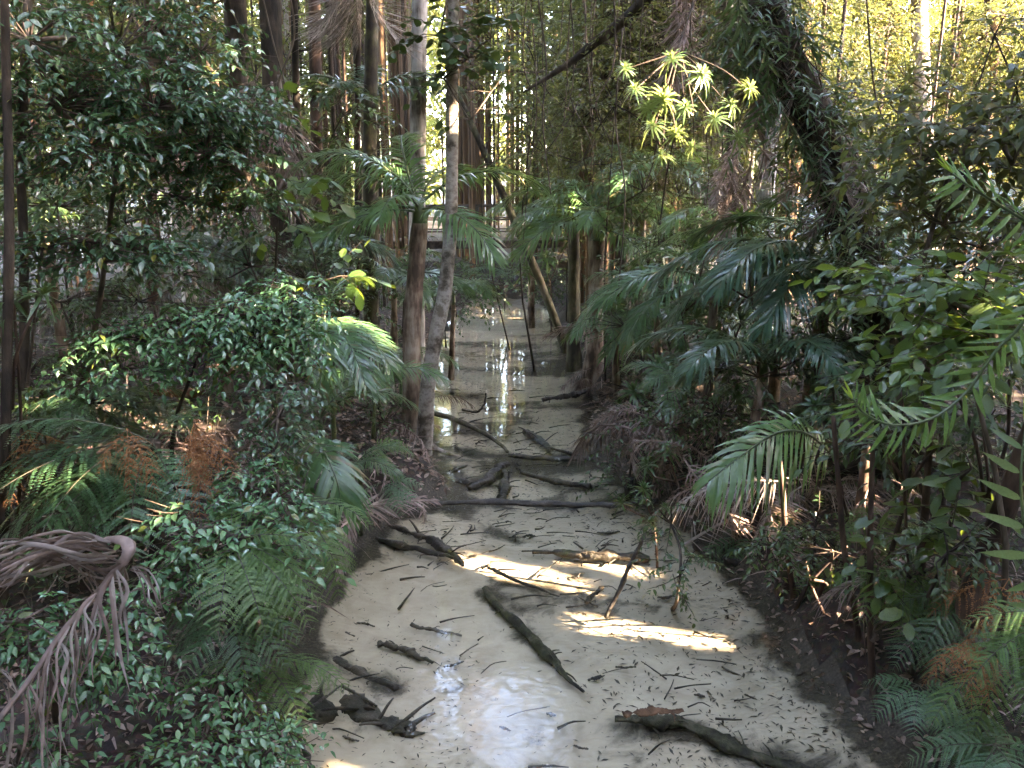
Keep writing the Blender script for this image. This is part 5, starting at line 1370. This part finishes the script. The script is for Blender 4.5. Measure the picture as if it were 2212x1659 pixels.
log('decaying log at the edge of the right shallows', [(1500, 1180), (1560, 1205), (1625, 1232)], [9, 12, 8], 'wetlog', .0, seed=21, stubs=5, rough=.25)
log('dark branch lying in the right shallows', [(1600, 1218), (1650, 1240), (1690, 1260)], [6, 7, 4], 'wetlog', .0, seed=22, stubs=3)
log('upright mossy stump sticking out at the right edge of the crossing trunk', [(1368, 1062, .0), (1372, 1045, .15), (1385, 1035, .22)], [14, 12, 9], 'wetlog', seed=23, rough=.25)
log('curved dead branch in the upper pool like antlers', [(1000, 885, .02), (1030, 890, .1), (1045, 875, .2), (1050, 850, .4)], [3, 3, 2.5, 1.5], 'wetlog', seed=24, stubs=4, name='stick', cat='stick')
log('floating brown log at the right of the upper pool', [(1170, 862), (1230, 855), (1275, 842)], [5, 7, 5], 'wetlog', .02, seed=25, stubs=3)
log('sunken dark wood right of the long bare pole', [(1130, 930), (1160, 945), (1190, 975)], [7, 8, 4], 'wetlog', -.04, seed=26, stubs=4)
log('dark waterlogged branch across the middle pool at right', [(1130, 1020), (1200, 1040), (1280, 1052)], [4, 8, 8], 'wetlog', -.04, seed=27, stubs=5)
log('thin branch lying slantwise in the middle pool', [(1180, 965), (1250, 985), (1330, 1010)], [3, 5, 4], 'wetlog', -.03, seed=28, stubs=3)
log('dark sunken limb crossing at the head of the middle pool', [(1100, 985), (1200, 990), (1330, 992)], [5, 7, 6], 'wetlog', -.02, seed=29, stubs=5)
log('fallen log in the leaf litter beyond the two thin dark stems', [(430, 905, .55), (500, 930, .5), (585, 975, .42)], [14, 15, 12], 'palmbark', seed=30, stubs=2)
log('orange rotten log lying on the left bank', [(330, 845, .75), (390, 852, .72), (445, 848, .75)], [8, 11, 6], 'orangelog', seed=31, rough=.3, stubs=3)
log('black twiggy branch at the bottom left corner of the stream', [(640, 1580, .15), (665, 1640, .05), (690, 1700, .0)], [5, 6, 4], 'wetlog', seed=32, stubs=7, name='stick', cat='stick')
log('curved pale branch on the dark right bank', [(1935, 1340, .7), (1900, 1350, .62), (1885, 1385, .5)], [6, 6, 5], 'twig', seed=33)
log('dead branch jutting from the left bank at half height', [(10, 1055, .9), (60, 1075, .95), (110, 1100, .9), (180, 1110, .85)], [5, 5, 4, 2], 'twig', seed=34, name='stick', cat='stick')
for k in range(16):
    x, y = [(730, 1360), (770, 1345), (700, 1330), (1270, 1470), (1420, 1290), (1500, 1500), (1180, 1540), (1080, 1570), (960, 1440), (1240, 1610), (1330, 1440), (1560, 1440), (1610, 1500), (740, 1590), (1130, 1160), (1290, 1150)][k]
    a = R.uniform(-.5, .7); l = R.uniform(22, 48)
    log(['short dark stick', 'crooked twig', 'stubby black stick', 'thin bent twig'][k % 4] + ' on the sand ' + ['above the short dark log', 'by the left drop-off', 'below the dead hanging frond', 'past the end of the mossy log', 'beside the leaning stick', 'above the mossy curved log', 'left of the curved log', 'in the bright riffle', 'right of the short dark log', 'at the bottom by the riffle', 'between the two mossy logs', 'in the flecked right shallows', 'near the dark right bank', 'under the rotten slab', 'left below the crossing trunk', 'right below the crossing trunk'][k],
        [(x, y), (x + l * .5 * math.cos(a), y + l * .3 * math.sin(a) + R.uniform(-3, 3)), (x + l * math.cos(a), y + l * .6 * math.sin(a))], [2, R.uniform(2.5, 4.5), 1.5], 'wetlog', -.085, seed=60 + k, name='stick', cat='stick', stubs=2)


def scatter_flat(name, label, pts, mat, size, tpl, g, tilt=.25, z0=.01, elong=1.0, kind='stuff'):
    a = g.uniform(0, 2 * PI, len(pts))
    d = np.stack([np.cos(a), np.sin(a), g.normal(0, tilt, len(pts))], -1)
    up = Z + g.normal(0, tilt, (len(pts), 3))
    p = pts.copy(); p[:, 2] += z0
    me = Geo().add(place(tpl, p, nrm(d), nrm(up), size)).mesh(name, M[mat], smooth=False)
    return tag(link(name, me), label, kind=kind)


def random_ground(n, x0, x1, y0, y1, g, keep):
    x, y = g.uniform(x0, x1, n), g.uniform(y0, y1, n)
    d = creek_d(x, y)
    k = keep(x, y, d, g.random(n))
    x, y = x[k], y[k]
    return np.stack([x, y, zt(x, y)], -1)


g = np.random.default_rng(15)
tw = Geo()
for i in range(700):
    Y = g.choice([g.uniform(3.9, 7), g.uniform(6.3, 13), g.uniform(6.8, 11)]); X = g.uniform(-2.2, 3.2)
    d = float(creek_d(np.array([X]), np.array([Y]))[0])
    if d > -.04: continue
    if Y < 6.2 and g.random() < .45: continue
    a = g.normal(.35, .7); l = g.uniform(.06, .3) * (1.6 if g.random() < .15 else 1)
    e = np.array([math.cos(a), math.sin(a) * .8, 0]) * l
    p0 = np.array([X, Y, -.085])
    tw.add(tube([p0, p0 + e * .5 + [g.normal(0, .02), g.normal(0, .02), .015], p0 + e + [0, 0, g.uniform(-.005, .03)]], [g.uniform(.003, .011), .003], 5, 6, .3, i))
tag(link('sunken_twigs', tw.mesh('sunken_twigs', M['wetlog'])), 'thin dark waterlogged twigs strewn over the sand', kind='stuff')
for i in range(46):
    x = R.uniform(1120, 1720); Y = R.uniform(9.5, 14); y1 = R.uniform(120, 560)
    pts = [P(x, -150, Y), P(x + R.uniform(-25, 25), y1 * .4, Y + R.uniform(-.2, .2)), P(x + R.uniform(-40, 40), y1 * .75, Y), P(x + R.uniform(-40, 40), y1, Y)]
    o = thing('vine', 'thin brown vine in the curtain hanging over the right bank', 'vine', pts[0], 'vines hanging in a curtain on the right')
    part('stem', Geo().add(tube(pts, [R.uniform(.006, .014), .005], 5, 22, .2, i)), M['twig'], o)

g = np.random.default_rng(5)
flake = (np.array([(0, 0, 0), (-.13, .4, .02), (.13, .5, .03), (0, 1, -.02)], float), np.array([[0, 2, 3, 1]]))
pt = random_ground(52000, -2.5, 3.5, 3.5, 16, g, lambda x, y, d, u: (d < -.02) & (u < .1 + .8 * np.exp(d / .25) + .35 * (vnoise(x, y, 1.3, 12) > .12) + .3 * ((x > .5) & (y < 6.2)) + .3 * ((y > 6.8) & (y < 13))))
scatter_flat('debris', 'small dark leaf and bark scraps on the sand', pt, 'debris', g.uniform(.01, .055, len(pt)) * g.uniform(.4, 1, len(pt)) * np.where((pt[:, 0] > .4) | (pt[:, 1] > 7), 1.5, 1), flake, g, .12, .008)
pt = np.concatenate([random_ground(26000, -9, 10, 2.5, 17, g, lambda x, y, d, u: d > .0), random_ground(16000, -3, 4, 3, 12, g, lambda x, y, d, u: (d > -.08) & (d < 1.6))])
scatter_flat('leaf_litter', 'fallen brown leaves covering both banks', pt, 'litter', g.uniform(.03, .075, len(pt)) * np.where(pt[:, 1] > 8, 1.4, 1), OVATE, g, .4, .012)
pt = random_ground(2600, -9, 10, 3, 18, g, lambda x, y, d, u: d > .0)
aa = g.uniform(0, 2 * PI, len(pt)); ln = g.uniform(.08, .4, len(pt)) * np.where(g.random(len(pt)) < .1, 2.2, 1)
e = np.stack([np.cos(aa), np.sin(aa), g.normal(.1, .2, len(pt))], -1) * ln[:, None]
tag(link('fallen_twigs', Geo().add(sticks(pt + Z * .015, pt + e + Z * .02, .005, .003)).mesh('fallen_twigs', M['twig'])), 'fallen twigs among the litter on both banks', kind='stuff')
# strips of dead frond lying about on the banks
pt = random_ground(3200, -8, 9, 3.2, 16, g, lambda x, y, d, u: (d > -.05) & (u < np.exp(-d / 1.6)))
aa = g.uniform(0, 2 * PI, len(pt)); n = len(pt)
D = nrm(np.stack([np.cos(aa), np.sin(aa), g.normal(.25, .25, n)], -1))
tag(link('dead_leaflets', Geo().add(leaflet_strips(pt + Z * .02, D, nrm(np.cross(D, Z + g.normal(0, .5, (n, 3)))), g.uniform(.2, .55, n), np.full(n, .016), np.full(n, .35), g)).mesh('dead_leaflets', M['dead'])), 'dead palm leaflets strewn along the banks', kind='stuff')
# low ground cover
pt = random_ground(2600, -10, 11, 4, 24, g, lambda x, y, d, u: (d > .35) & (vnoise(x, y, .8, 20) > -.12))
n = len(pt)
rep = 9
O = np.repeat(pt, rep, 0)
aa = g.uniform(0, 2 * PI, len(O)); el = g.uniform(.5, 1.3, len(O))
D = np.stack([np.cos(aa) * np.cos(el), np.sin(aa) * np.cos(el), np.sin(el)], -1)
tag(link('ground_cover', Geo().add(leaflet_strips(O, D, nrm(np.cross(D, Z)), g.uniform(.15, .42, len(O)), np.full(len(O), .014), np.full(len(O), .5), g, 4)).mesh('ground_cover', M['strapdark'])), 'low grassy sedges and seedlings on the banks', kind='stuff')
pt = random_ground(5200, -10, 11, 4, 22, g, lambda x, y, d, u: (d > .3) & (vnoise(x, y, .7, 22) > -.02))
hh = g.uniform(.05, .55, len(pt))
top = pt + np.stack([g.normal(0, .06, len(pt)), g.normal(0, .06, len(pt)), hh], -1)
p, d, up, s = sprays(top, nrm(g.normal(0, 1, (len(pt), 3)) * [1, 1, .3] + [0, 0, .2]), np.full(len(pt), .22), 7, .075, g, .4)
ok = sun_free(p)
tag(link('seedling_cover', Geo().add(place(DIAM, p[ok], d[ok], up[ok], s[ok]), 0).add(sticks(pt, top, .004, .003), 1).mesh('seedling_cover', [M['darkleaf'], M['twig']], smooth=False)), 'knee-high leafy seedlings covering the forest floor', kind='stuff')

# ------------------------------------------------------------------ the grove beyond: trunks and crowns
def grove_tree(x, Y, r, h, bark, cvar, cmat, csize, label, group, cz=None, name='grove_tree', more=()):
    b = B(x, Y)
    if float(creek_d(np.array([b[0]]), np.array([b[1]]))[0]) < .35: return None
    o = thing(name, label, 'tree', b, group)
    k = ('trunk', R.randrange(5), bark)
    if k not in _fr:
        q = np.random.default_rng(k[1] + 60)
        c = np.stack([q.normal(0, .012, 7).cumsum(), q.normal(0, .012, 7).cumsum(), np.linspace(-.03, 1, 7)], -1)
        # unit height, radius .01 per unit scaled in x and y
        _fr[k] = Geo().add(tube(spline(c * [6, 6, 1], 16), [1.15, 1, .95, .9, .8], 8, None, .05, k[1])).mesh('trunk', M[bark])
    t = link('trunk', _fr[k], o)
    t.scale = (r, r, h)
    cn, cs = (5200, .055) if csize > 2.1 else (2800, .085)
    put('crown', cloud_mesh(cvar, cmat, DIAM, cn, cs, (1, 1, .8)), o, (0, 0, cz if cz else h * .93), csize, R.uniform(0, 6))
    for q in more:
        put('crown', cloud_mesh((cvar + 1) % 4, cmat, DIAM, cn, cs, (1, 1, .8)), o, (R.uniform(-.6, .6), R.uniform(-.6, .6), h * q), csize * R.uniform(.6, .9), R.uniform(0, 6))
    return o


gl = 'straight tan palm-like trunk in the sunlit grove beyond the boardwalk'
for i in range(150):
    x = R.choice([R.uniform(820, 1120), R.uniform(980, 1130), R.uniform(-100, 2300), R.uniform(1100, 1650), R.uniform(1000, 1750), R.uniform(980, 1700), R.uniform(820, 900)])
    Y = R.uniform(26, 46) if 800 < x < 1150 else R.uniform(17, 42)
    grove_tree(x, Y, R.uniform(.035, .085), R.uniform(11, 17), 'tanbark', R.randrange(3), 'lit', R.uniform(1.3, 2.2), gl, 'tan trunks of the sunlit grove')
for i, (x, Y, lb) in enumerate([(845, 23, 'leftmost trunk of the close-set tan trunks left of the white-barked tree'), (862, 24, 'second of the close-set tan trunks left of the white-barked tree'), (876, 23.5, 'third of the close-set tan trunks left of the white-barked tree'), (888, 25, 'tan trunk nearest the white-barked tree'),
                                (1003, 26.5, 'tan stem just right of the slim pale tree over the boardwalk'), (1022, 23.6, 'tan stem in front of the boardwalk rail at left'), (1046, 23.4, 'tan stem in front of the boardwalk in the middle'), (1063, 23.2, 'thin tan stem at the right end of the open boardwalk')]):
    grove_tree(x, Y, R.uniform(.07, .11), 13, 'tanbark', i % 3, 'lit', 1.5, lb, None)
ul = 'understory tree with a loose leafy crown in the forest behind the stream'
for i in range(150):
    x = R.uniform(-300, 2500); Y = R.uniform(16, 44)
    if 830 < x < 1700 and Y < 28 and R.random() < .5: continue
    if 960 < x < 1130 and Y < 30: continue
    h = R.uniform(1.8, 9.5)
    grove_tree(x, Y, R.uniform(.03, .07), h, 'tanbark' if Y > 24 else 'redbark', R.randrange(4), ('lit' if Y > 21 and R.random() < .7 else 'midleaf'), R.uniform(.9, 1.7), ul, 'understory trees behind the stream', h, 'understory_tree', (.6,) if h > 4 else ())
for i in range(80):
    x = R.choice([R.uniform(1650, 2500), R.uniform(1130, 1750)]); Y = R.uniform(19, 36); h = R.uniform(2.5, 12)
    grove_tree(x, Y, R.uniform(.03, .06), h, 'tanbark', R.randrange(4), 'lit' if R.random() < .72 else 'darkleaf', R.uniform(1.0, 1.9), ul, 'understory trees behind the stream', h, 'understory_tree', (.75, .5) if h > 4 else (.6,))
for i in range(110):
    x = R.choice([R.uniform(1000, 1760), R.uniform(1020, 1400), R.uniform(640, 900), R.uniform(-50, 2260)]); Y = R.uniform(15.5, 25)
    grove_tree(x, Y, R.uniform(.022, .055), R.uniform(11, 15), R.choice(('redbark', 'tanbark', 'tanbark', 'darkbark')), R.randrange(3), 'midleaf', R.uniform(1.2, 1.6), 'slim brown trunk in the screen of straight stems behind the stream', 'slim trunks screening the far bank')
# tall crowns closing the view above, over the far banks
tl = 'tall forest tree whose crown closes the canopy above the far banks'
for i in range(26):
    x = R.choice([R.uniform(-500, 850), R.uniform(1250, 1650)]); Y = R.uniform(14, 30)
    grove_tree(x, Y, R.uniform(.1, .2), R.uniform(11, 16), 'palebark', R.randrange(4), 'midleaf', R.uniform(2.2, 3.4), tl, 'tall canopy trees over the far banks', None, 'canopy_tree', (.7, .5, .36))
# the forest far off, one mass
g = np.random.default_rng(9)
n = 18000
a = g.uniform(-1.0, 1.0, n); rr = g.uniform(46, 75, n)
O = np.stack([rr * np.sin(a), rr * np.cos(a), g.uniform(0, 1, n) ** .8 * 24], -1)
hub = O + g.normal(0, .8, O.shape)
p, d, up, s = sprays(hub, nrm(g.normal(0, 1, O.shape)), np.full(n, 1.0), 9, .66, g, .3, .5)
tag(link('far_forest', Geo().add(place(DIAM, p, d, up, s)).mesh('far_forest', M['lit'], smooth=False)), 'sunny forest far behind the grove, seen as one mass', kind='stuff')

# ------------------------------------------------------------------ unseen trees added beside and above the viewer to shade the stream
pv = np.array([SUN[1], -SUN[0], 0]); pv = nrm(np.array([-SUN[1], SUN[0], 0])) if pv[1] < 0 else nrm(pv)
sh = nrm(np.array([SUN[0], SUN[1], 0]))


def canopy_crown(o, c, rad, n, seed, leaf=.17, mat='midleaf'):
    """a loose crown of leafy twigs on its own limbs, open where the water mirrors the sky"""
    g = np.random.default_rng(seed)
    c = np.asarray(c, float); rad = np.asarray(rad, float)
    nt = n // 9
    hubs = nrm(g.normal(0, 1, (max(nt // 12, 6), 3))) * g.uniform(.2, 1, (max(nt // 12, 6), 1))
    q = hubs[g.integers(0, len(hubs), nt)] + g.normal(0, .15, (nt, 3))
    p, d, up, s = sprays(c + q * rad, nrm(q + g.normal(0, .6, (nt, 3))), g.uniform(.35, .7, nt), 9, leaf, g, .4, .5)
    ok = sun_free(p + d * (s / 2)[:, None], .07) & sky_free(p)
    part('crown', Geo().add(place(SPLAT, p[ok], d[ok], up[ok], s[ok])), M[mat], o, kind='stuff', smooth=False)
    hp = c + hubs * rad
    hp = hp[sun_free(hp) & sky_free(hp)]
    return hp


def shade_tree(label, base, h0, h1, rad, n, seed, leaf=.2, mat='midleaf'):
    g = np.random.default_rng(seed)
    for _ in range(40):
        base = ground(base[0], base[1])
        line = base + np.array([0, 0, 1]) * np.linspace(0, (h0 + h1) / 2 + (h1 - h0) * .2, 80)[:, None]
        if sun_free(line, .2).all(): break
        base = base + np.array([g.normal(0, .3), g.normal(0, .3), 0])
    o = thing('canopy_tree', label, 'tree', base, 'unseen trees added to shade the stream')
    c = base + [0, 0, (h0 + h1) / 2]
    nt = n // 9
    hubs = g.normal(0, 1, (nt // 12, 3)); hubs = nrm(hubs) * g.uniform(.2, 1, (len(hubs), 1))
    q = hubs[g.integers(0, len(hubs), nt)] + g.normal(0, .16, (nt, 3))
    O = c + q * [rad, rad, (h1 - h0) / 2]
    D = nrm(q + g.normal(0, .6, (nt, 3)))
    p, d, up, s = sprays(O, D, g.uniform(.4, .8, nt), 9, leaf, g, .4, .5)
    ok = sun_free(p + d * (s / 2)[:, None], .07) & sky_free(p)
    part('crown', Geo().add(place(SPLAT, p[ok], d[ok], up[ok], s[ok])), M[mat], o, kind='stuff', smooth=False)
    w = Geo().add(tube([base - Z * .2, base + [0, .1, (h0 + h1) / 4], c + [0, 0, (h1 - h0) * .2]], [.22, .17, .08], 9, 20, .08, seed))
    hp = c + hubs * [rad, rad, (h1 - h0) / 2]
    fork = np.repeat(c[None] - [0, 0, (h1 - h0) * .2], len(hp), 0)
    ok = np.all([sun_free(fork * (1 - q) + hp * q, .03) for q in np.linspace(0, 1, 60)], 0)
    if ok.any(): w.add(sticks(fork[ok], hp[ok], .04, .012))
    part('trunk', w, M['mossbark'], o)
    return o


i = 0
for u in np.arange(-4.5, 18.6, 2.0):  # rows of unseen trees added towards the sun to block it
    for v, h0, h1 in ((8.6, 1.2, 7.5), (10.6, 4, 13), (13.2, 8, 18)):
        if u > 11 and v < 9: continue
        b = pv * (u + R.uniform(-.4, .4)) + sh * (v + R.uniform(-.4, .4))
        shade_tree('unseen leafy tree added on the right bank to block the sun', b, h0, h1, 1.95, 5600 if u > 11 else 4200, 300 + i, .228); i += 1
k = 0  # unseen side trees added so their crowns darken the stream
for x, y, cs in ((-6.6, -4, [(-3.2, -4, 10), (-.6, -5, 11)]), (-6.8, 0, [(-4, 0, 9.5), (-1.5, .5, 11)]), (-7, 3.5, [(-4.4, 3.2, 9.5), (-2.2, 4, 11)]), (-7.4, 7, [(-5, 7, 9.5), (-2.8, 7.5, 11), (-6.5, 9.5, 10)]),
                 (6.6, -5, [(3.4, -4.5, 10), (1, -3.5, 11.5)]), (7, -1, [(4, -.5, 10), (1.5, .3, 11.5)]), (7.2, 3, [(4.3, 3.4, 10), (2.3, 4.2, 11.5)]), (7.8, 7, [(5, 7, 10), (2.8, 7.6, 11.5)]), (-9.5, 12.5, [(-7, 12, 10), (-5, 13, 11)]), (0, -8, [(0, -7, 8), (2.5, -8, 8), (-2.5, -8, 8)])):
    for dy in (0, .35, -.35, .7, -.7, 1.05, -1.05, 1.4, -1.4, 1.8, -1.8):
        b = ground(x, y + dy)
        f_ = b + [0, 0, 5.5]
        ln = np.concatenate([b + (f_ - b) * np.linspace(0, 1, 40)[:, None]] + [f_ + (np.array(c) - f_) * np.linspace(0, 1, 40)[:, None] for c in cs])
        if sun_free(ln, .22).all(): break
    o = thing('canopy_tree', 'unseen tall tree added beside the viewer, its crown darkening the stream', 'tree', b, 'unseen trees added to darken the stream from above')
    w = Geo()
    fork = b + [0, 0, 5.5]
    w.add(tube([b - Z * .2, b + [.1, .05, 2.5], fork], [.26, .2, .17], 9, 16, .08, k))
    for c in cs:
        k += 1
        hp = canopy_crown(o, c, (2.2, 2.2, 1.5), (2000 if x < 0 else 3600) if y < 1 else (4200 if x < 0 else 5400), 500 + k, .2)
        w.add(tube([fork, (fork + np.array(c)) / 2 + [0, 0, .5], c], [.13, .05], 7, 14, .1, k))
        w.add(sticks(np.repeat(np.array(c, float)[None], len(hp), 0), hp, .035, .01))
    part('trunk', w, M['mossbark'], o)
for nm, cs in (('slim pale', [(-.8, 9.8, 9.5), (1.0, 11, 10.2)]), ('straight white', [(-1.6, 13.6, 11), (.4, 15, 11.5), (-3.4, 14.5, 11)]), ('mossy dark-footed', [(-3.6, 11.6, 10)]), ('big dark leaning', [(2.4, 9.2, 9.6), (3.8, 11, 10.2)]), ('pale trunk seen', [(4.4, 13.6, 11), (2.4, 15.5, 11.5)]), ('dark rough trunk hung', [(-4.2, 9.8, 9.6)])):  # crowns above the frame added to these trunks to cut sky light
    o = next(q for q in bpy.data.objects if q.parent is None and str(q.get('label', '')).startswith(nm))
    b = base_of(o)
    tp = max((v.co for v in next(q for q in o.children if q.name.startswith('trunk')).data.vertices), key=lambda v: v.z)
    tp = np.array(tp) + b
    w = Geo()
    for c in cs:
        k += 1
        hp = canopy_crown(o, c, (2.1, 2.1, 1.4), 3600, 500 + k, .18)
        w.add(tube([tp, (tp + np.array(c)) / 2 + [0, 0, .3], c], [.07, .03], 6, 12, .1, k))
        w.add(sticks(np.repeat(np.array(c, float)[None], len(hp), 0), hp, .03, .01))
    part('limbs', w, M['darkbark'], o)
for i, (x, y) in enumerate(((-9.5, -6), (-10, -2), (-10.5, 2), (-11, 6), (-11.5, 9.5), (-6, -10), (-2, -11.5), (2.5, -11), (6, -9.5), (-13.5, 13))):  # unseen trees added to block sky behind and at left
    shade_tree('unseen tall tree added behind or left of the viewer to block sky light', (x, y), .8, 13, 2.7, 5200, 800 + i, .275)
for i, az in enumerate(list(range(96, 262, 13)) + [-72, -58, -48, -85] + [58, 47]):  # ring of unseen trees added to keep side sky light out
    a = math.radians(az); rr = 12.5 if abs(az) > 60 else 14.5
    shade_tree('unseen broad tree added behind and beside the viewer to block sky light', (rr * math.sin(a), 2 + rr * math.cos(a)), .3, 14, 2.6, 3800 if 150 < az < 215 else 7800, 900 + i, .335)
for i, az in enumerate(range(50, 320, 11)):  # unseen low ring added against light near the horizon
    a = math.radians(az); rr = 11.2 if 75 < az < 285 else 15
    shade_tree('unseen low bushy tree added around the viewer to block low sky light', (rr * math.sin(a), 2 + rr * math.cos(a)), -1.2, 5.2, 2.3, 3000, 1000 + i, .315)
for i, az in enumerate((66, 84, 140, 220, 240, 258, 276, 294)):  # unseen inner ring added to close the gap to the sky
    a = math.radians(az); rr = 8.2
    shade_tree('unseen spreading tree added around the viewer to block sky light', (rr * math.sin(a), 2 + rr * math.cos(a)), 6.5, 12.5, 2.4, 5000, 1100 + i, .285)
# tall sunlit crowns that stand over the grove and shine in the water
for i, (x, Y, z) in enumerate(((1650, 27, 15), (1800, 26, 17), (1480, 30, 16), (1300, 33, 15), (700, 33, 16))):
    b = B(x, Y)
    o = thing('canopy_tree', ['tall sunlit tree over the grove behind the leaning tree', 'tallest sunlit tree over the sunny gap', 'sunlit tree behind the thicket palms', 'sunlit tree over the far end of the walkway', 'sunlit tree behind the mossy tree'][i], 'tree', b)
    part('trunk', Geo().add(tube([b - Z * .2, b + [.2, .1, 7], b + [.1, 0, z]], [.2, .16, .06], 9, 18, .06, i)), M['palebark'], o)
    canopy_crown(o, b + [.1, 0, z], (2.4, 2.4, 3.2), 4200, 700 + i, .2, 'lit')


# a frond or leaf head that stands in one of the gaps the sun comes through is taken away again
def clear_gaps():
    dg = bpy.context.evaluated_depsgraph_get()
    q = random.Random(4)
    S = Vector(SUN)
    gone = set()
    for c, r in GAPS:
        for k in range(9):
            a, rr = q.uniform(0, 6.3), r * .85 * math.sqrt(q.random())
            p = Vector(c) + Vector((math.cos(a) * rr, math.sin(a) * rr, 0)) + S * .3
            for _ in range(8):
                hit, loc, nor, fi, ob, mm = sc.ray_cast(dg, p, S)
                if not hit: break
                p = loc + S * 1e-3
                if ob.name.split('.')[0] in ('frond', 'leaf_rosette') and ob.parent is not None and ob.parent.name.split('.')[0] in ('dead_frond_heap', 'strap_leaf_plant', 'palm_seedling', 'fern', 'tree_fern', 'feather_palm') and ob.parent.name != 'feather_palm':
                    d = (loc - Vector(c)).length
                    if d > .6: gone.add(ob.name)
    for n in gone:
        bpy.data.objects.remove(bpy.data.objects[n])


clear_gaps()
